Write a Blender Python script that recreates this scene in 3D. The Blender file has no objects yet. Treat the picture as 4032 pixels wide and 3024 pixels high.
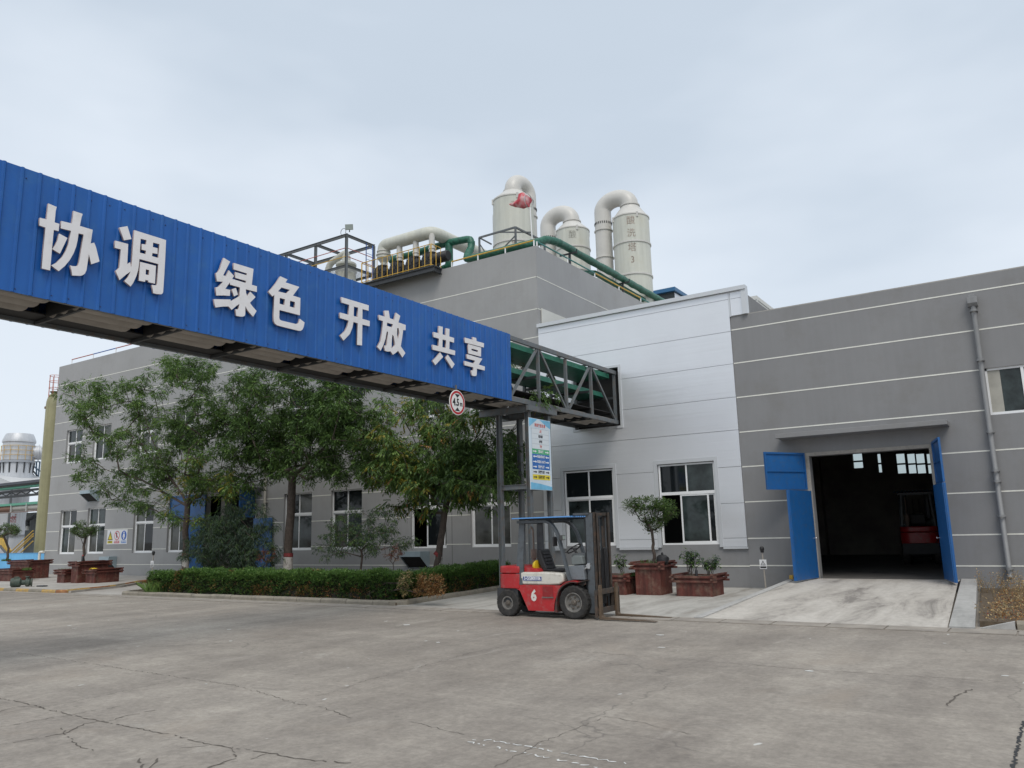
import bpy, bmesh, math, random
from mathutils import Vector, Matrix, noise
PI=math.pi; R=math.radians
SC=bpy.context.scene; COL=SC.collection
# ---------------- camera (calibrated) ----------------
YAW,PIT,ROL,FPX,HC=R(-33.311),R(10.5146),R(-1.4883),3110.5,1.85
def _axes():
    sy,cy=math.sin(YAW),math.cos(YAW); f0=Vector((sy,cy,0)); r0=Vector((cy,-sy,0)); u0=Vector((0,0,1))
    f=f0*math.cos(PIT)+u0*math.sin(PIT); u=-f0*math.sin(PIT)+u0*math.cos(PIT)
    return r0*math.cos(ROL)+u*math.sin(ROL), -r0*math.sin(ROL)+u*math.cos(ROL), f
CR,CU,CF=_axes(); CO=Vector((0,0,HC))
cd=bpy.data.cameras.new('camera'); cam=bpy.data.objects.new('camera',cd); COL.objects.link(cam)
m=Matrix((CR,CU,-CF)).transposed().to_4x4(); m.translation=CO; cam.matrix_world=m
cd.sensor_width=36; cd.lens=36*FPX/4032; cd.clip_start=0.1; cd.clip_end=2000; SC.camera=cam
# ---------------- world ----------------
W=bpy.data.worlds.new('World'); SC.world=W; W.use_nodes=True
nt=W.node_tree; N=nt.nodes; L=nt.links; N.clear()
out=N.new('ShaderNodeOutputWorld'); bg=N.new('ShaderNodeBackground'); L.new(bg.outputs[0],out.inputs[0])
sky=N.new('ShaderNodeTexSky'); sky.sky_type='NISHITA'; sky.sun_disc=False; sky.sun_elevation=R(52); sky.sun_rotation=R(150); sky.dust_density=3.0; sky.air_density=1.2
tc=N.new('ShaderNodeTexCoord'); sep=N.new('ShaderNodeSeparateXYZ'); L.new(tc.outputs['Generated'],sep.inputs[0])
mp=N.new('ShaderNodeMapping'); mp.inputs['Scale'].default_value=(1,1,2.6); L.new(tc.outputs['Generated'],mp.inputs[0])
nz=N.new('ShaderNodeTexNoise'); nz.inputs['Scale'].default_value=1.7; nz.inputs['Detail'].default_value=4; nz.inputs['Roughness'].default_value=.52; L.new(mp.outputs[0],nz.inputs['Vector'])
ma=N.new('ShaderNodeMath'); ma.operation='MULTIPLY_ADD'; L.new(nz.outputs['Fac'],ma.inputs[0]); ma.inputs[1].default_value=.75
ma2=N.new('ShaderNodeMath'); ma2.operation='SUBTRACT'; L.new(sep.outputs['Z'],ma2.inputs[0]); ma2.inputs[1].default_value=.375; L.new(ma2.outputs[0],ma.inputs[2])
rp=N.new('ShaderNodeValToRGB'); L.new(ma.outputs[0],rp.inputs[0])
rp.color_ramp.elements[0].position=0.0; rp.color_ramp.elements[0].color=(.74,.80,.87,1)
rp.color_ramp.elements[1].position=.86; rp.color_ramp.elements[1].color=(.80,.85,.90,1)
for p_,c_ in ((.18,(.70,.765,.84)),(.33,(.68,.745,.825)),(.52,(.535,.61,.70)),(.70,(.51,.585,.67))):
    e=rp.color_ramp.elements.new(p_); e.color=c_+(1,)
sc_=N.new('ShaderNodeVectorMath'); sc_.operation='SCALE'; L.new(rp.outputs[0],sc_.inputs[0]); sc_.inputs['Scale'].default_value=10.5
mx=N.new('ShaderNodeMixRGB'); mx.inputs[0].default_value=.93; L.new(sky.outputs[0],mx.inputs[1]); L.new(sc_.outputs[0],mx.inputs[2])
L.new(mx.outputs[0],bg.inputs[0]); bg.inputs[1].default_value=.1
sl=bpy.data.lights.new('sun','SUN'); sl.energy=1.5; sl.angle=R(28); sl.color=(1,.94,.86); so=bpy.data.objects.new('sun',sl); COL.objects.link(so)
so.rotation_euler=(R(38),0,R(38))   # high, from behind and to the right of the camera
so.location=(5,-10,30)
SC.view_settings.view_transform='Standard'; SC.view_settings.look='None'; SC.view_settings.exposure=.15; SC.view_settings.gamma=1
# ---------------- photo measurement helpers (rays onto real planes) ----------------
def ray(x,y): return CF+CR*((x-2016)/FPX)-CU*((y-1512)/FPX)
def aY(p,Y): d=ray(*p); return CO+d*(Y/d.y)
def aX(p,X): d=ray(*p); return CO+d*(X/d.x)
def aZ(p,Z=0.0): d=ray(*p); return CO+d*((Z-HC)/d.z)
def crop(ox,oy,s): return lambda x,y:(ox+x/s,oy+y/s)
rt=crop(1800,650,2.212); pl=crop(1000,650,2.212); fr=crop(1080,850,4.608); l2=crop(0,1500,1.8433); l3=crop(0,1700,2.9625); l4=crop(0,2170,4.809)
c3=crop(500,1800,2.765); c4=crop(1100,1800,2.4578); c6=crop(1850,1950,2.765); c7=crop(2300,1800,2.5525); c8=crop(2900,1600,1.8436); c9=crop(3520,2250,4.32); f1=crop(1850,2000,3.686); f2=crop(2180,1980,3.53); ca=crop(2780,1080,6.506)
# ---------------- materials ----------------
MAT={}
def nodes(m): t=m.node_tree; return t.nodes,t.links
def mat(name,col,rough=.6,metal=0,spec=.5,var=0.0,vscale=3.0,bump=0.0,bscale=60,streak=0.0,dirt=None,emis=0,detail=5,coord='Object'):
    if name in MAT: return MAT[name]
    m=bpy.data.materials.new(name); m.use_nodes=True; n,l=nodes(m); b=n['Principled BSDF']
    b.inputs['Roughness'].default_value=rough; b.inputs['Metallic'].default_value=metal; b.inputs['Specular IOR Level'].default_value=spec
    c=(*col,1); b.inputs['Base Color'].default_value=c
    tc=n.new('ShaderNodeTexCoord'); last=None
    if var:
        t=n.new('ShaderNodeTexNoise'); t.inputs['Scale'].default_value=vscale; t.inputs['Detail'].default_value=detail; t.inputs['Roughness'].default_value=.6; l.new(tc.outputs[coord],t.inputs['Vector'])
        r=n.new('ShaderNodeValToRGB'); l.new(t.outputs['Fac'],r.inputs[0]); e=r.color_ramp.elements
        e[0].position=.3; e[0].color=tuple(x*(1-var) for x in col)+(1,); e[1].position=.7; e[1].color=tuple(min(1,x*(1+var)) for x in col)+(1,); last=r.outputs[0]
    if streak:
        mp=n.new('ShaderNodeMapping'); mp.inputs['Scale'].default_value=(7,7,.25); l.new(tc.outputs[coord],mp.inputs[0])
        t=n.new('ShaderNodeTexNoise'); t.inputs['Scale'].default_value=1; t.inputs['Detail'].default_value=6; l.new(mp.outputs[0],t.inputs['Vector'])
        r=n.new('ShaderNodeValToRGB'); l.new(t.outputs['Fac'],r.inputs[0]); e=r.color_ramp.elements; e[0].position=.42;e[0].color=(1-streak,)*3+(1,); e[1].position=.62; e[1].color=(1,1,1,1)
        x=n.new('ShaderNodeMixRGB'); x.blend_type='MULTIPLY'; x.inputs[0].default_value=1
        if last: l.new(last,x.inputs[1])
        else: x.inputs[1].default_value=c
        l.new(r.outputs[0],x.inputs[2]); last=x.outputs[0]
    if dirt:
        dc,amt,ds=dirt
        t=n.new('ShaderNodeTexNoise'); t.inputs['Scale'].default_value=ds; t.inputs['Detail'].default_value=8; t.inputs['Roughness'].default_value=.7; l.new(tc.outputs[coord],t.inputs['Vector'])
        r=n.new('ShaderNodeValToRGB'); l.new(t.outputs['Fac'],r.inputs[0]); e=r.color_ramp.elements; e[0].position=.5;e[0].color=(0,0,0,1); e[1].position=.66; e[1].color=(amt,)*3+(1,)
        x=n.new('ShaderNodeMixRGB'); l.new(r.outputs[0],x.inputs[0])
        if last: l.new(last,x.inputs[1])
        else: x.inputs[1].default_value=c
        x.inputs[2].default_value=(*dc,1); last=x.outputs[0]
    if last: l.new(last,b.inputs['Base Color'])
    if bump:
        t=n.new('ShaderNodeTexNoise'); t.inputs['Scale'].default_value=bscale; t.inputs['Detail'].default_value=4; l.new(tc.outputs[coord],t.inputs['Vector'])
        bp=n.new('ShaderNodeBump'); bp.inputs['Strength'].default_value=bump; bp.inputs['Distance'].default_value=.01; l.new(t.outputs['Fac'],bp.inputs['Height']); l.new(bp.outputs[0],b.inputs['Normal'])
    if emis: b.inputs['Emission Color'].default_value=c; b.inputs['Emission Strength'].default_value=emis
    MAT[name]=m; return m
STU=mat('grey_stucco',(.31,.31,.31),.6,spec=.75,dirt=((.25,.245,.235),.45,.7),var=.06,vscale=.5,bump=.3,bscale=45,streak=.025)
STU2=mat('grey_stucco_workshop',(.235,.237,.242),.88,dirt=((.195,.19,.182),.45,.8),var=.05,vscale=.6,bump=.3,bscale=45,streak=.025)
BAND=mat('cream_band',(.72,.72,.66),.7,var=.08,vscale=5)
WHITE=mat('white_pvc',(.78,.79,.80),.35,var=.03)
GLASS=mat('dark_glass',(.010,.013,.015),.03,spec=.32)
GLASS2=mat('curtained_glass',(.075,.078,.072),.06,spec=.3,var=.6,vscale=1.1)
GLASS3=mat('greenish_glass',(.028,.038,.038),.05,spec=.35,var=.9,vscale=1.6)
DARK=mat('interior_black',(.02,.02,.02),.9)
STEEL=mat('grey_steel_paint',(.115,.13,.14),.5,metal=.0,var=.12,vscale=4,dirt=((.16,.10,.06),.5,6))
DSTEEL=mat('dark_steel',(.035,.038,.042),.6,var=.2,vscale=5)
BLUE=mat('blue_cladding',(.012,.105,.38),.42,spec=.35,var=.09,vscale=.9,streak=.10,dirt=((.03,.13,.34),.5,2.5))
BLUED=mat('blue_door_paint',(.012,.10,.30),.42,var=.08,vscale=3,dirt=((.07,.10,.14),.4,9))
LETTER=mat('white_letter',(.72,.71,.72),.45,var=.04,vscale=2,dirt=((.60,.58,.56),.5,5))
LEDGE=mat('letter_return',(.42,.34,.33),.6)
GREEN=mat('green_paint',(.035,.19,.13),.5,var=.2,vscale=3,dirt=((.12,.3,.24),.5,5))
ASB=mat('corrugated_fibre',(.33,.305,.275),.9,var=.15,vscale=3,bump=.3)
PVC=mat('cream_frp',(.56,.57,.51),.45,var=.07,vscale=1.2,streak=.10,dirt=((.47,.46,.38),.5,1.2))
PVC2=mat('grey_pvc_pipe',(.55,.54,.51),.4,var=.05,vscale=2)
GWRAP=mat('green_wrap',(.02,.115,.075),.45,var=.45,vscale=9,bump=.8,bscale=14)
YEL=mat('yellow_rail',(.60,.38,.06),.5,var=.15,vscale=5,dirt=((.25,.10,.03),.5,8))
BLK=mat('black_rubber',(.018,.018,.02),.5)
RED=mat('red_paint',(.42,.018,.022),.38,var=.12,vscale=3,dirt=((.30,.14,.13),.55,7))
FGREY=mat('forklift_grey',(.085,.098,.11),.45,var=.1,vscale=6,dirt=((.04,.035,.03),.5,9))
RUST=mat('rusty_steel',(.05,.042,.036),.65,var=.35,vscale=7,dirt=((.14,.075,.04),.5,9),bump=.3)
TYRE=mat('tyre_rubber',(.026,.025,.024),.8,var=.3,vscale=12,dirt=((.075,.068,.06),.5,10),bump=.4,bscale=80)
RIM=mat('rim_grey',(.16,.155,.145),.55,var=.2,vscale=12,dirt=((.08,.06,.05),.6,14))
HUB=mat('hub_brown',(.10,.085,.07),.6,var=.3,vscale=14)
HOOD=mat('off_white_hood',(.62,.60,.54),.5,var=.06,vscale=3,dirt=((.34,.31,.26),.6,7))
YPL=mat('yellow_plastic',(.78,.55,.03),.35)
CHROME=mat('bright_metal',(.55,.56,.57),.3,metal=.8)
WOOD=mat('brown_planter',(.125,.034,.024),.62,var=.25,vscale=4,streak=.35,dirt=((.24,.18,.13),.4,3))
SOIL=mat('soil',(.10,.075,.05),.95,var=.4,vscale=9,bump=.8,bscale=30)
CONC=mat('concrete_plain',(.36,.35,.33),.85,var=.15,vscale=2.2,bump=.3,dirt=((.22,.21,.19),.5,1.2))
KERB=mat('kerb_stone',(.25,.225,.18),.85,var=.2,vscale=3,bump=.5,bscale=25,dirt=((.14,.13,.12),.6,4))
KYEL=mat('kerb_yellow',(.42,.27,.08),.8,var=.25,vscale=5,dirt=((.25,.22,.18),.7,6))
KRED=mat('kerb_rust',(.27,.12,.05),.8,var=.3,vscale=5,dirt=((.38,.22,.08),.7,5))
SKYB=mat('light_blue_wall',(.15,.44,.74),.7,var=.06,vscale=1.5,streak=.05)
FRP=mat('olive_frp',(.30,.285,.16),.5,var=.12,vscale=1.2,streak=.12)
SILV=mat('silver_cladding',(.56,.58,.61),.45,metal=.2,var=.08,vscale=1,streak=.10)
BARK=mat('bark',(.075,.058,.048),.9,var=.35,vscale=9,bump=.9,bscale=22)
BROWNP=mat('brown_pipe',(.22,.12,.08),.7,var=.2)
def leafmat(name,c,tr=.35):
    m=bpy.data.materials.new(name); m.use_nodes=True; n,l=nodes(m); b=n['Principled BSDF']; b.inputs['Roughness'].default_value=.5; b.inputs['Specular IOR Level'].default_value=.35
    g=n.new('ShaderNodeNewGeometry'); r=n.new('ShaderNodeValToRGB'); l.new(g.outputs['Random Per Island'],r.inputs[0]); e=r.color_ramp.elements
    e[0].color=(c[0]*.6,c[1]*.65,c[2]*.7,1); e[1].color=(c[0]*1.5,c[1]*1.35,c[2]*1.25,1); l.new(r.outputs[0],b.inputs['Base Color'])
    t=n.new('ShaderNodeBsdfTranslucent'); l.new(r.outputs[0],t.inputs[0]); ms=n.new('ShaderNodeMixShader'); ms.inputs[0].default_value=tr
    l.new(b.outputs[0],ms.inputs[1]); l.new(t.outputs[0],ms.inputs[2]); l.new(ms.outputs[0],n['Material Output'].inputs[0]); MAT[name]=m; return m
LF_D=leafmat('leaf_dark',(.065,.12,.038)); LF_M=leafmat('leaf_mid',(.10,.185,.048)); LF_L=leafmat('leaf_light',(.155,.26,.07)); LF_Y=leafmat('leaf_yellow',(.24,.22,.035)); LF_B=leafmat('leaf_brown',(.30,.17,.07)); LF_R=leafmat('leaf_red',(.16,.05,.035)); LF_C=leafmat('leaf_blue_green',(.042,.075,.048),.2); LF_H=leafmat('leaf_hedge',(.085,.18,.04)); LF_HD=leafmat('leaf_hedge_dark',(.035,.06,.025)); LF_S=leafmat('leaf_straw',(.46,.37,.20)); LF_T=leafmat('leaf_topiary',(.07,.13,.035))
def metalpanel():
    m=mat('aluminium_panel',(.74,.755,.78),.40,metal=.55,var=.03,vscale=.6); n,l=nodes(m); b=n['Principled BSDF']
    tc=n.new('ShaderNodeTexCoord'); mp=n.new('ShaderNodeMapping'); mp.inputs['Scale'].default_value=(.25,.25,11); l.new(tc.outputs['Object'],mp.inputs[0]); w=n.new('ShaderNodeTexNoise'); w.inputs['Scale'].default_value=1; w.inputs['Detail'].default_value=2; l.new(mp.outputs[0],w.inputs['Vector'])
    bp=n.new('ShaderNodeBump'); bp.inputs['Strength'].default_value=.5; bp.inputs['Distance'].default_value=.008; l.new(w.outputs['Fac'],bp.inputs['Height']); l.new(bp.outputs[0],b.inputs['Normal']); return m
ALU=metalpanel(); ALUT=mat('aluminium_trim',(.58,.60,.62),.4,metal=.3); ALUC=mat('cream_panel',(.62,.62,.58),.5,var=.04)
# ---------------- mesh builder ----------------
ORG={}
class MB:
    def __init__(s): s.v=[]; s.f=[]; s.mi=[]; s.cm=0
    def add(s,vs,fs):
        b=len(s.v); s.v+= [tuple(x) for x in vs]
        for f in fs: s.f.append(tuple(i+b for i in f)); s.mi.append(s.cm)
    def box(s,x0,x1,y0,y1,z0,z1):
        if x0>x1:x0,x1=x1,x0
        if y0>y1:y0,y1=y1,y0
        if z0>z1:z0,z1=z1,z0
        s.add([(x0,y0,z0),(x1,y0,z0),(x1,y1,z0),(x0,y1,z0),(x0,y0,z1),(x1,y0,z1),(x1,y1,z1),(x0,y1,z1)],[(0,3,2,1),(4,5,6,7),(0,1,5,4),(1,2,6,5),(2,3,7,6),(3,0,4,7)]); return s
    def prismY(s,pts,y0,y1): # pts in (x,z)
        n=len(pts); s.add([(x,y0,z) for x,z in pts]+[(x,y1,z) for x,z in pts],[tuple(range(n)),tuple(range(2*n-1,n-1,-1))]+[(i,i+n,(i+1)%n+n,(i+1)%n) for i in range(n)]); return s
    def prismX(s,pts,x0,x1): # pts in (y,z)
        n=len(pts); s.add([(x0,y,z) for y,z in pts]+[(x1,y,z) for y,z in pts],[tuple(range(n-1,-1,-1)),tuple(range(n,2*n))]+[(i,(i+1)%n,(i+1)%n+n,i+n) for i in range(n)]); return s
    def prismZ(s,pts,z0,z1):
        n=len(pts); s.add([(x,y,z0) for x,y in pts]+[(x,y,z1) for x,y in pts],[tuple(range(n-1,-1,-1)),tuple(range(n,2*n))]+[(i,(i+1)%n,(i+1)%n+n,i+n) for i in range(n)]); return s
    def quad(s,a,b,c,d): s.add([a,b,c,d],[(0,1,2,3)]); return s
    def tube(s,pts,r,n=12,caps=True):
        pts=[Vector(p) for p in pts]; rs=r if isinstance(r,(list,tuple)) else [r]*len(pts)
        t0=(pts[1]-pts[0]).normalized(); up=Vector((0,0,1)) if abs(t0.z)<.9 else Vector((1,0,0)); u=(up-t0*up.dot(t0)).normalized(); vs=[]
        for i,p in enumerate(pts):
            t=(pts[min(i+1,len(pts)-1)]-pts[max(i-1,0)]).normalized(); u=(u-t*u.dot(t)); u.normalize(); w=t.cross(u)
            vs+=[p+(u*math.cos(2*PI*k/n)+w*math.sin(2*PI*k/n))*rs[i] for k in range(n)]
        fs=[(i*n+k,i*n+(k+1)%n,(i+1)*n+(k+1)%n,(i+1)*n+k) for i in range(len(pts)-1) for k in range(n)]
        if caps: fs+=[tuple(range(n-1,-1,-1)),tuple((len(pts)-1)*n+k for k in range(n))]
        s.add(vs,fs); return s
    def bar(s,a,b,w,h=None,up=(0,0,1)):
        a=Vector(a);b=Vector(b);h=h or w;t=(b-a).normalized();up=Vector(up)
        if abs(t.dot(up))>.98: up=Vector((0,1,0))
        x=t.cross(up).normalized()*w/2; y=x.cross(t).normalized()*h/2
        s.add([a-x-y,a+x-y,a+x+y,a-x+y,b-x-y,b+x-y,b+x+y,b-x+y],[(0,3,2,1),(4,5,6,7),(0,1,5,4),(1,2,6,5),(2,3,7,6),(3,0,4,7)]); return s
    def ibeam(s,a,b,w,h,t=.012,up=(0,0,1)):
        a=Vector(a);b=Vector(b);d=(b-a).normalized();u=Vector(up)
        if abs(d.dot(u))>.98:u=Vector((0,1,0))
        x=d.cross(u).normalized(); y=x.cross(d).normalized()
        s.bar(a+y*(h/2-t/2),b+y*(h/2-t/2),w,t,up); s.bar(a-y*(h/2-t/2),b-y*(h/2-t/2),w,t,up); s.bar(a,b,t,h-2*t-.001,up); return s
    def lathe(s,prof,c,n=32,axis='Z',caps=True): # prof (r,h)
        c=Vector(c); vs=[]
        for r,h in prof:
            for k in range(n):
                a=2*PI*k/n; p=(r*math.cos(a),r*math.sin(a),h)
                if axis=='Y': p=(r*math.cos(a),h,r*math.sin(a))
                if axis=='X': p=(h,r*math.cos(a),r*math.sin(a))
                vs.append(c+Vector(p))
        m_=len(prof); fs=[(i*n+k,i*n+(k+1)%n,(i+1)*n+(k+1)%n,(i+1)*n+k) for i in range(m_-1) for k in range(n)]
        if caps: fs+=[tuple(range(n-1,-1,-1)),tuple((m_-1)*n+k for k in range(n))]
        s.add(vs,fs); return s
    def build(s,name,mats,parent=None,smooth=False,bevel=0,org=None,nonorm=False,**tags):
        if not isinstance(mats,(list,tuple)): mats=[mats]
        o0=Vector(org) if org is not None else (ORG.get(parent.name,Vector()) if parent else Vector())
        me=bpy.data.meshes.new(name); me.from_pydata([tuple(Vector(p)-o0) for p in s.v],[],s.f)
        for mm in mats: me.materials.append(mm)
        if len(mats)>1: me.polygons.foreach_set('material_index',s.mi)
        if not nonorm: bm=bmesh.new(); bm.from_mesh(me); bmesh.ops.recalc_face_normals(bm,faces=bm.faces); bm.to_mesh(me); bm.free()
        if smooth:
            me.polygons.foreach_set('use_smooth',[True]*len(me.polygons)); me.set_sharp_from_angle(angle=R(smooth if smooth is not True else 38))
        me.update(); o=bpy.data.objects.new(name,me); COL.objects.link(o); o.parent=parent
        if parent is None: o.location=o0
        ORG[o.name]=o0
        if bevel: b=o.modifiers.new('bevel','BEVEL'); b.width=bevel; b.segments=2; b.limit_method='ANGLE'; b.angle_limit=R(40)
        if tags: tag(o,**tags)
        return o
def tag(o,label=None,cat=None,group=None,kind=None):
    if label:o['label']=label
    if cat:o['category']=cat
    if group:o['group']=group
    if kind:o['kind']=kind
def thing(name,loc,label,cat,group=None):
    o=bpy.data.objects.new(name,None); COL.objects.link(o); o.location=loc; o.empty_display_size=.2; ORG[o.name]=Vector(loc); tag(o,label,cat,group); return o
def copy_tree(o,parent=None,dl=None,rz=None,label=None):
    c=o.copy(); COL.objects.link(c); c.parent=parent
    for ch in list(o.children): copy_tree(ch,c)
    if dl is not None: c.location=dl
    if rz is not None: c.rotation_euler.z=rz
    if label: c['label']=label
    return c
def text_obj(body,size,name,m,parent,origin,xdir,zdir,extrude=.002,bold=0.0,sx=1.0,align='CENTER'):
    """flat lettering as a mesh; lies in the plane of xdir/zdir at origin"""
    cu=bpy.data.curves.new('t','FONT'); cu.body=body; cu.size=size; cu.align_x=align; cu.align_y='CENTER'; cu.extrude=extrude; cu.offset=bold; cu.resolution_u=2
    to=bpy.data.objects.new('t',cu); COL.objects.link(to); dg=bpy.context.evaluated_depsgraph_get(); dg.update()
    me=bpy.data.meshes.new_from_object(to.evaluated_get(dg)); bpy.data.objects.remove(to); 
    xd=Vector(xdir).normalized(); zd=Vector(zdir).normalized(); nd=xd.cross(zd)
    o0=ORG.get(parent.name,Vector()) if parent else Vector()
    for v in me.vertices: v.co=Vector(origin)-o0+xd*v.co.x*sx+zd*v.co.y+nd*v.co.z
    me.materials.clear(); me.materials.append(m); me.name=name; o=bpy.data.objects.new(name,me); COL.objects.link(o); o.parent=parent; ORG[o.name]=o0; return o
def arc(c,u,v,r,a0,a1,n=8): # points on circle
    c=Vector(c);u=Vector(u);v=Vector(v); return [c+u*r*math.cos(a0+(a1-a0)*i/n)+v*r*math.sin(a0+(a1-a0)*i/n) for i in range(n+1)]
def fillet(pts,r,n=6):
    pts=[Vector(p) for p in pts]; o=[pts[0]]
    for i in range(1,len(pts)-1):
        a,b,c=pts[i-1],pts[i],pts[i+1]; u=(a-b);v=(c-b); d=min(r,u.length*.49,v.length*.49); p=b+u.normalized()*d; q=b+v.normalized()*d
        for k in range(n+1): t=k/n; o.append(p*(1-t)**2+b*2*t*(1-t)+q*t*t)
    return o+[pts[-1]]
# ================= SETTING =================
def road_mat():
    m=bpy.data.materials.new('road_concrete'); m.use_nodes=True; n,l=nodes(m); b=n['Principled BSDF']; b.inputs['Roughness'].default_value=.82; b.inputs['Specular IOR Level'].default_value=.3
    tc=n.new('ShaderNodeTexCoord')
    def nz(scale,det,rough,sc=(1,1,1),rot=0,dist=0):
        mp=n.new('ShaderNodeMapping'); mp.inputs['Scale'].default_value=sc; mp.inputs['Rotation'].default_value=(0,0,rot); l.new(tc.outputs['Object'],mp.inputs[0])
        t=n.new('ShaderNodeTexNoise'); t.inputs['Scale'].default_value=scale; t.inputs['Detail'].default_value=det; t.inputs['Roughness'].default_value=rough; t.inputs['Distortion'].default_value=dist; l.new(mp.outputs[0],t.inputs['Vector']); return t.outputs['Fac']
    def ramp(f,p0,c0,p1,c1):
        r=n.new('ShaderNodeValToRGB'); l.new(f,r.inputs[0]); e=r.color_ramp.elements; e[0].position=p0; e[0].color=(*c0,1); e[1].position=p1; e[1].color=(*c1,1); return r.outputs[0]
    def mix(bl,f,a,c):
        x=n.new('ShaderNodeMixRGB'); x.blend_type=bl
        if isinstance(f,float): x.inputs[0].default_value=f
        else: l.new(f,x.inputs[0])
        if isinstance(a,tuple): x.inputs[1].default_value=(*a,1)
        else: l.new(a,x.inputs[1])
        if isinstance(c,tuple): x.inputs[2].default_value=(*c,1)
        else: l.new(c,x.inputs[2])
        return x.outputs[0]
    base=ramp(nz(.16,6,.62,dist=.6),.32,(.245,.219,.193),.68,(.37,.338,.300))
    s1=ramp(nz(.9,7,.7,(1,.16,1),R(-4),.25),.33,(.80,.79,.79),.68,(1.13,1.13,1.12))     # tyre-worn streaks along the road
    s2=ramp(nz(.8,6,.7,(.14,1,1),R(24),.2),.36,(.90,.90,.90),.66,(1.07,1.07,1.06))
    s3=ramp(nz(2.6,9,.78,dist=.3),.34,(.84,.835,.83),.66,(1.13,1.13,1.12))
    c=mix('MULTIPLY',1.0,base,s1); c=mix('MULTIPLY',1.0,c,s2); c=mix('MULTIPLY',1.0,c,s3)
    c=mix('MULTIPLY',1.0,c,ramp(nz(14,6,.75),.3,(.78,.78,.78),.7,(1.18,1.18,1.18)))
    # pale worn patches
    c=mix('MIX',ramp(nz(1.3,9,.72,(1,.45,1),R(12),.8),.60,(0,0,0),.74,(.5,.5,.5)),c,(.48,.455,.41))
    # brownish dirt patches
    c=mix('MIX',ramp(nz(.33,8,.7,dist=1.0),.56,(0,0,0),.72,(.5,.5,.5)),c,(.29,.245,.20))
    c=mix('MIX',ramp(nz(7,3,.5),.70,(0,0,0),.76,(.6,.6,.6)),c,(.13,.12,.105))
    # tiny white chips
    c=mix('MIX',ramp(nz(5.5,2,.4,(1,.5,1)),.765,(0,0,0),.785,(.8,.8,.8)),c,(.60,.60,.58))
    # hairline cracks
    v=n.new('ShaderNodeTexVoronoi'); v.feature='DISTANCE_TO_EDGE'; v.inputs['Scale'].default_value=.22; mpv=n.new('ShaderNodeVectorMath'); mpv.operation='ADD'
    tn=n.new('ShaderNodeTexNoise'); tn.inputs['Scale'].default_value=1.1; tn.inputs['Detail'].default_value=7; l.new(tc.outputs['Object'],tn.inputs['Vector'])
    vs=n.new('ShaderNodeVectorMath'); vs.operation='SCALE'; vs.inputs['Scale'].default_value=1.3; l.new(tn.outputs['Color'],vs.inputs[0]); l.new(tc.outputs['Object'],mpv.inputs[0]); l.new(vs.outputs[0],mpv.inputs[1]); l.new(mpv.outputs[0],v.inputs['Vector'])
    cr=ramp(v.outputs['Distance'],.0015,(1,1,1),.0045,(0,0,0)); cm=mix('MULTIPLY',1.0,cr,ramp(nz(.35,3,.5),.47,(0,0,0),.6,(.8,.8,.8)))
    c=mix('MIX',cm,c,(.15,.135,.12))
    l.new(c,b.inputs['Base Color'])
    bp=n.new('ShaderNodeBump'); bp.inputs['Strength'].default_value=.5; bp.inputs['Distance'].default_value=.012; l.new(nz(22,8,.75),bp.inputs['Height']); l.new(bp.outputs[0],b.inputs['Normal']); return m
ROAD=road_mat()
mb=MB(); mb.quad((-500,-300,0),(500,-300,0),(500,700,0),(-500,700,0)); mb.build('road',ROAD,kind='structure')
def yard_mat(name,c0,c1,stain,rot=0):
    m=bpy.data.materials.new(name); m.use_nodes=True; n,l=nodes(m); b=n['Principled BSDF']; b.inputs['Roughness'].default_value=.85
    tc=n.new('ShaderNodeTexCoord'); mp=n.new('ShaderNodeMapping'); mp.inputs['Scale'].default_value=(1.6,.35,1); mp.inputs['Rotation'].default_value=(0,0,rot); l.new(tc.outputs['Object'],mp.inputs[0])
    t=n.new('ShaderNodeTexNoise'); t.inputs['Scale'].default_value=.9; t.inputs['Detail'].default_value=9; t.inputs['Roughness'].default_value=.68; t.inputs['Distortion'].default_value=.5; l.new(mp.outputs[0],t.inputs['Vector'])
    r=n.new('ShaderNodeValToRGB'); l.new(t.outputs['Fac'],r.inputs[0]); e=r.color_ramp.elements; e[0].position=.36;e[0].color=(*stain,1); e[1].position=.6;e[1].color=(*c1,1); q=e.new(.47); q.color=(*c0,1)
    t2=n.new('ShaderNodeTexNoise'); t2.inputs['Scale'].default_value=7; t2.inputs['Detail'].default_value=8; t2.inputs['Roughness'].default_value=.7; l.new(tc.outputs['Object'],t2.inputs['Vector'])
    r2=n.new('ShaderNodeValToRGB'); l.new(t2.outputs['Fac'],r2.inputs[0]); r2.color_ramp.elements[0].position=.3; r2.color_ramp.elements[0].color=(.84,.84,.84,1); r2.color_ramp.elements[1].position=.7; r2.color_ramp.elements[1].color=(1.1,1.1,1.1,1)
    x=n.new('ShaderNodeMixRGB'); x.blend_type='MULTIPLY'; x.inputs[0].default_value=1; l.new(r.outputs[0],x.inputs[1]); l.new(r2.outputs[0],x.inputs[2]); l.new(x.outputs[0],b.inputs['Base Color'])
    bp=n.new('ShaderNodeBump'); bp.inputs['Strength'].default_value=.35; bp.inputs['Distance'].default_value=.008; l.new(t2.outputs['Fac'],bp.inputs['Height']); l.new(bp.outputs[0],b.inputs['Normal']); return m
YARD=yard_mat('yard_concrete',(.39,.375,.345),(.47,.455,.42),(.29,.27,.24))
YARDN=yard_mat('new_concrete',(.38,.375,.36),(.43,.425,.41),(.30,.30,.29))
RAMP=yard_mat('ramp_concrete',(.43,.40,.36),(.52,.49,.445),(.24,.22,.20),R(6))
WALK=yard_mat('pavement_concrete',(.38,.355,.325),(.46,.44,.41),(.30,.275,.25))
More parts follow.
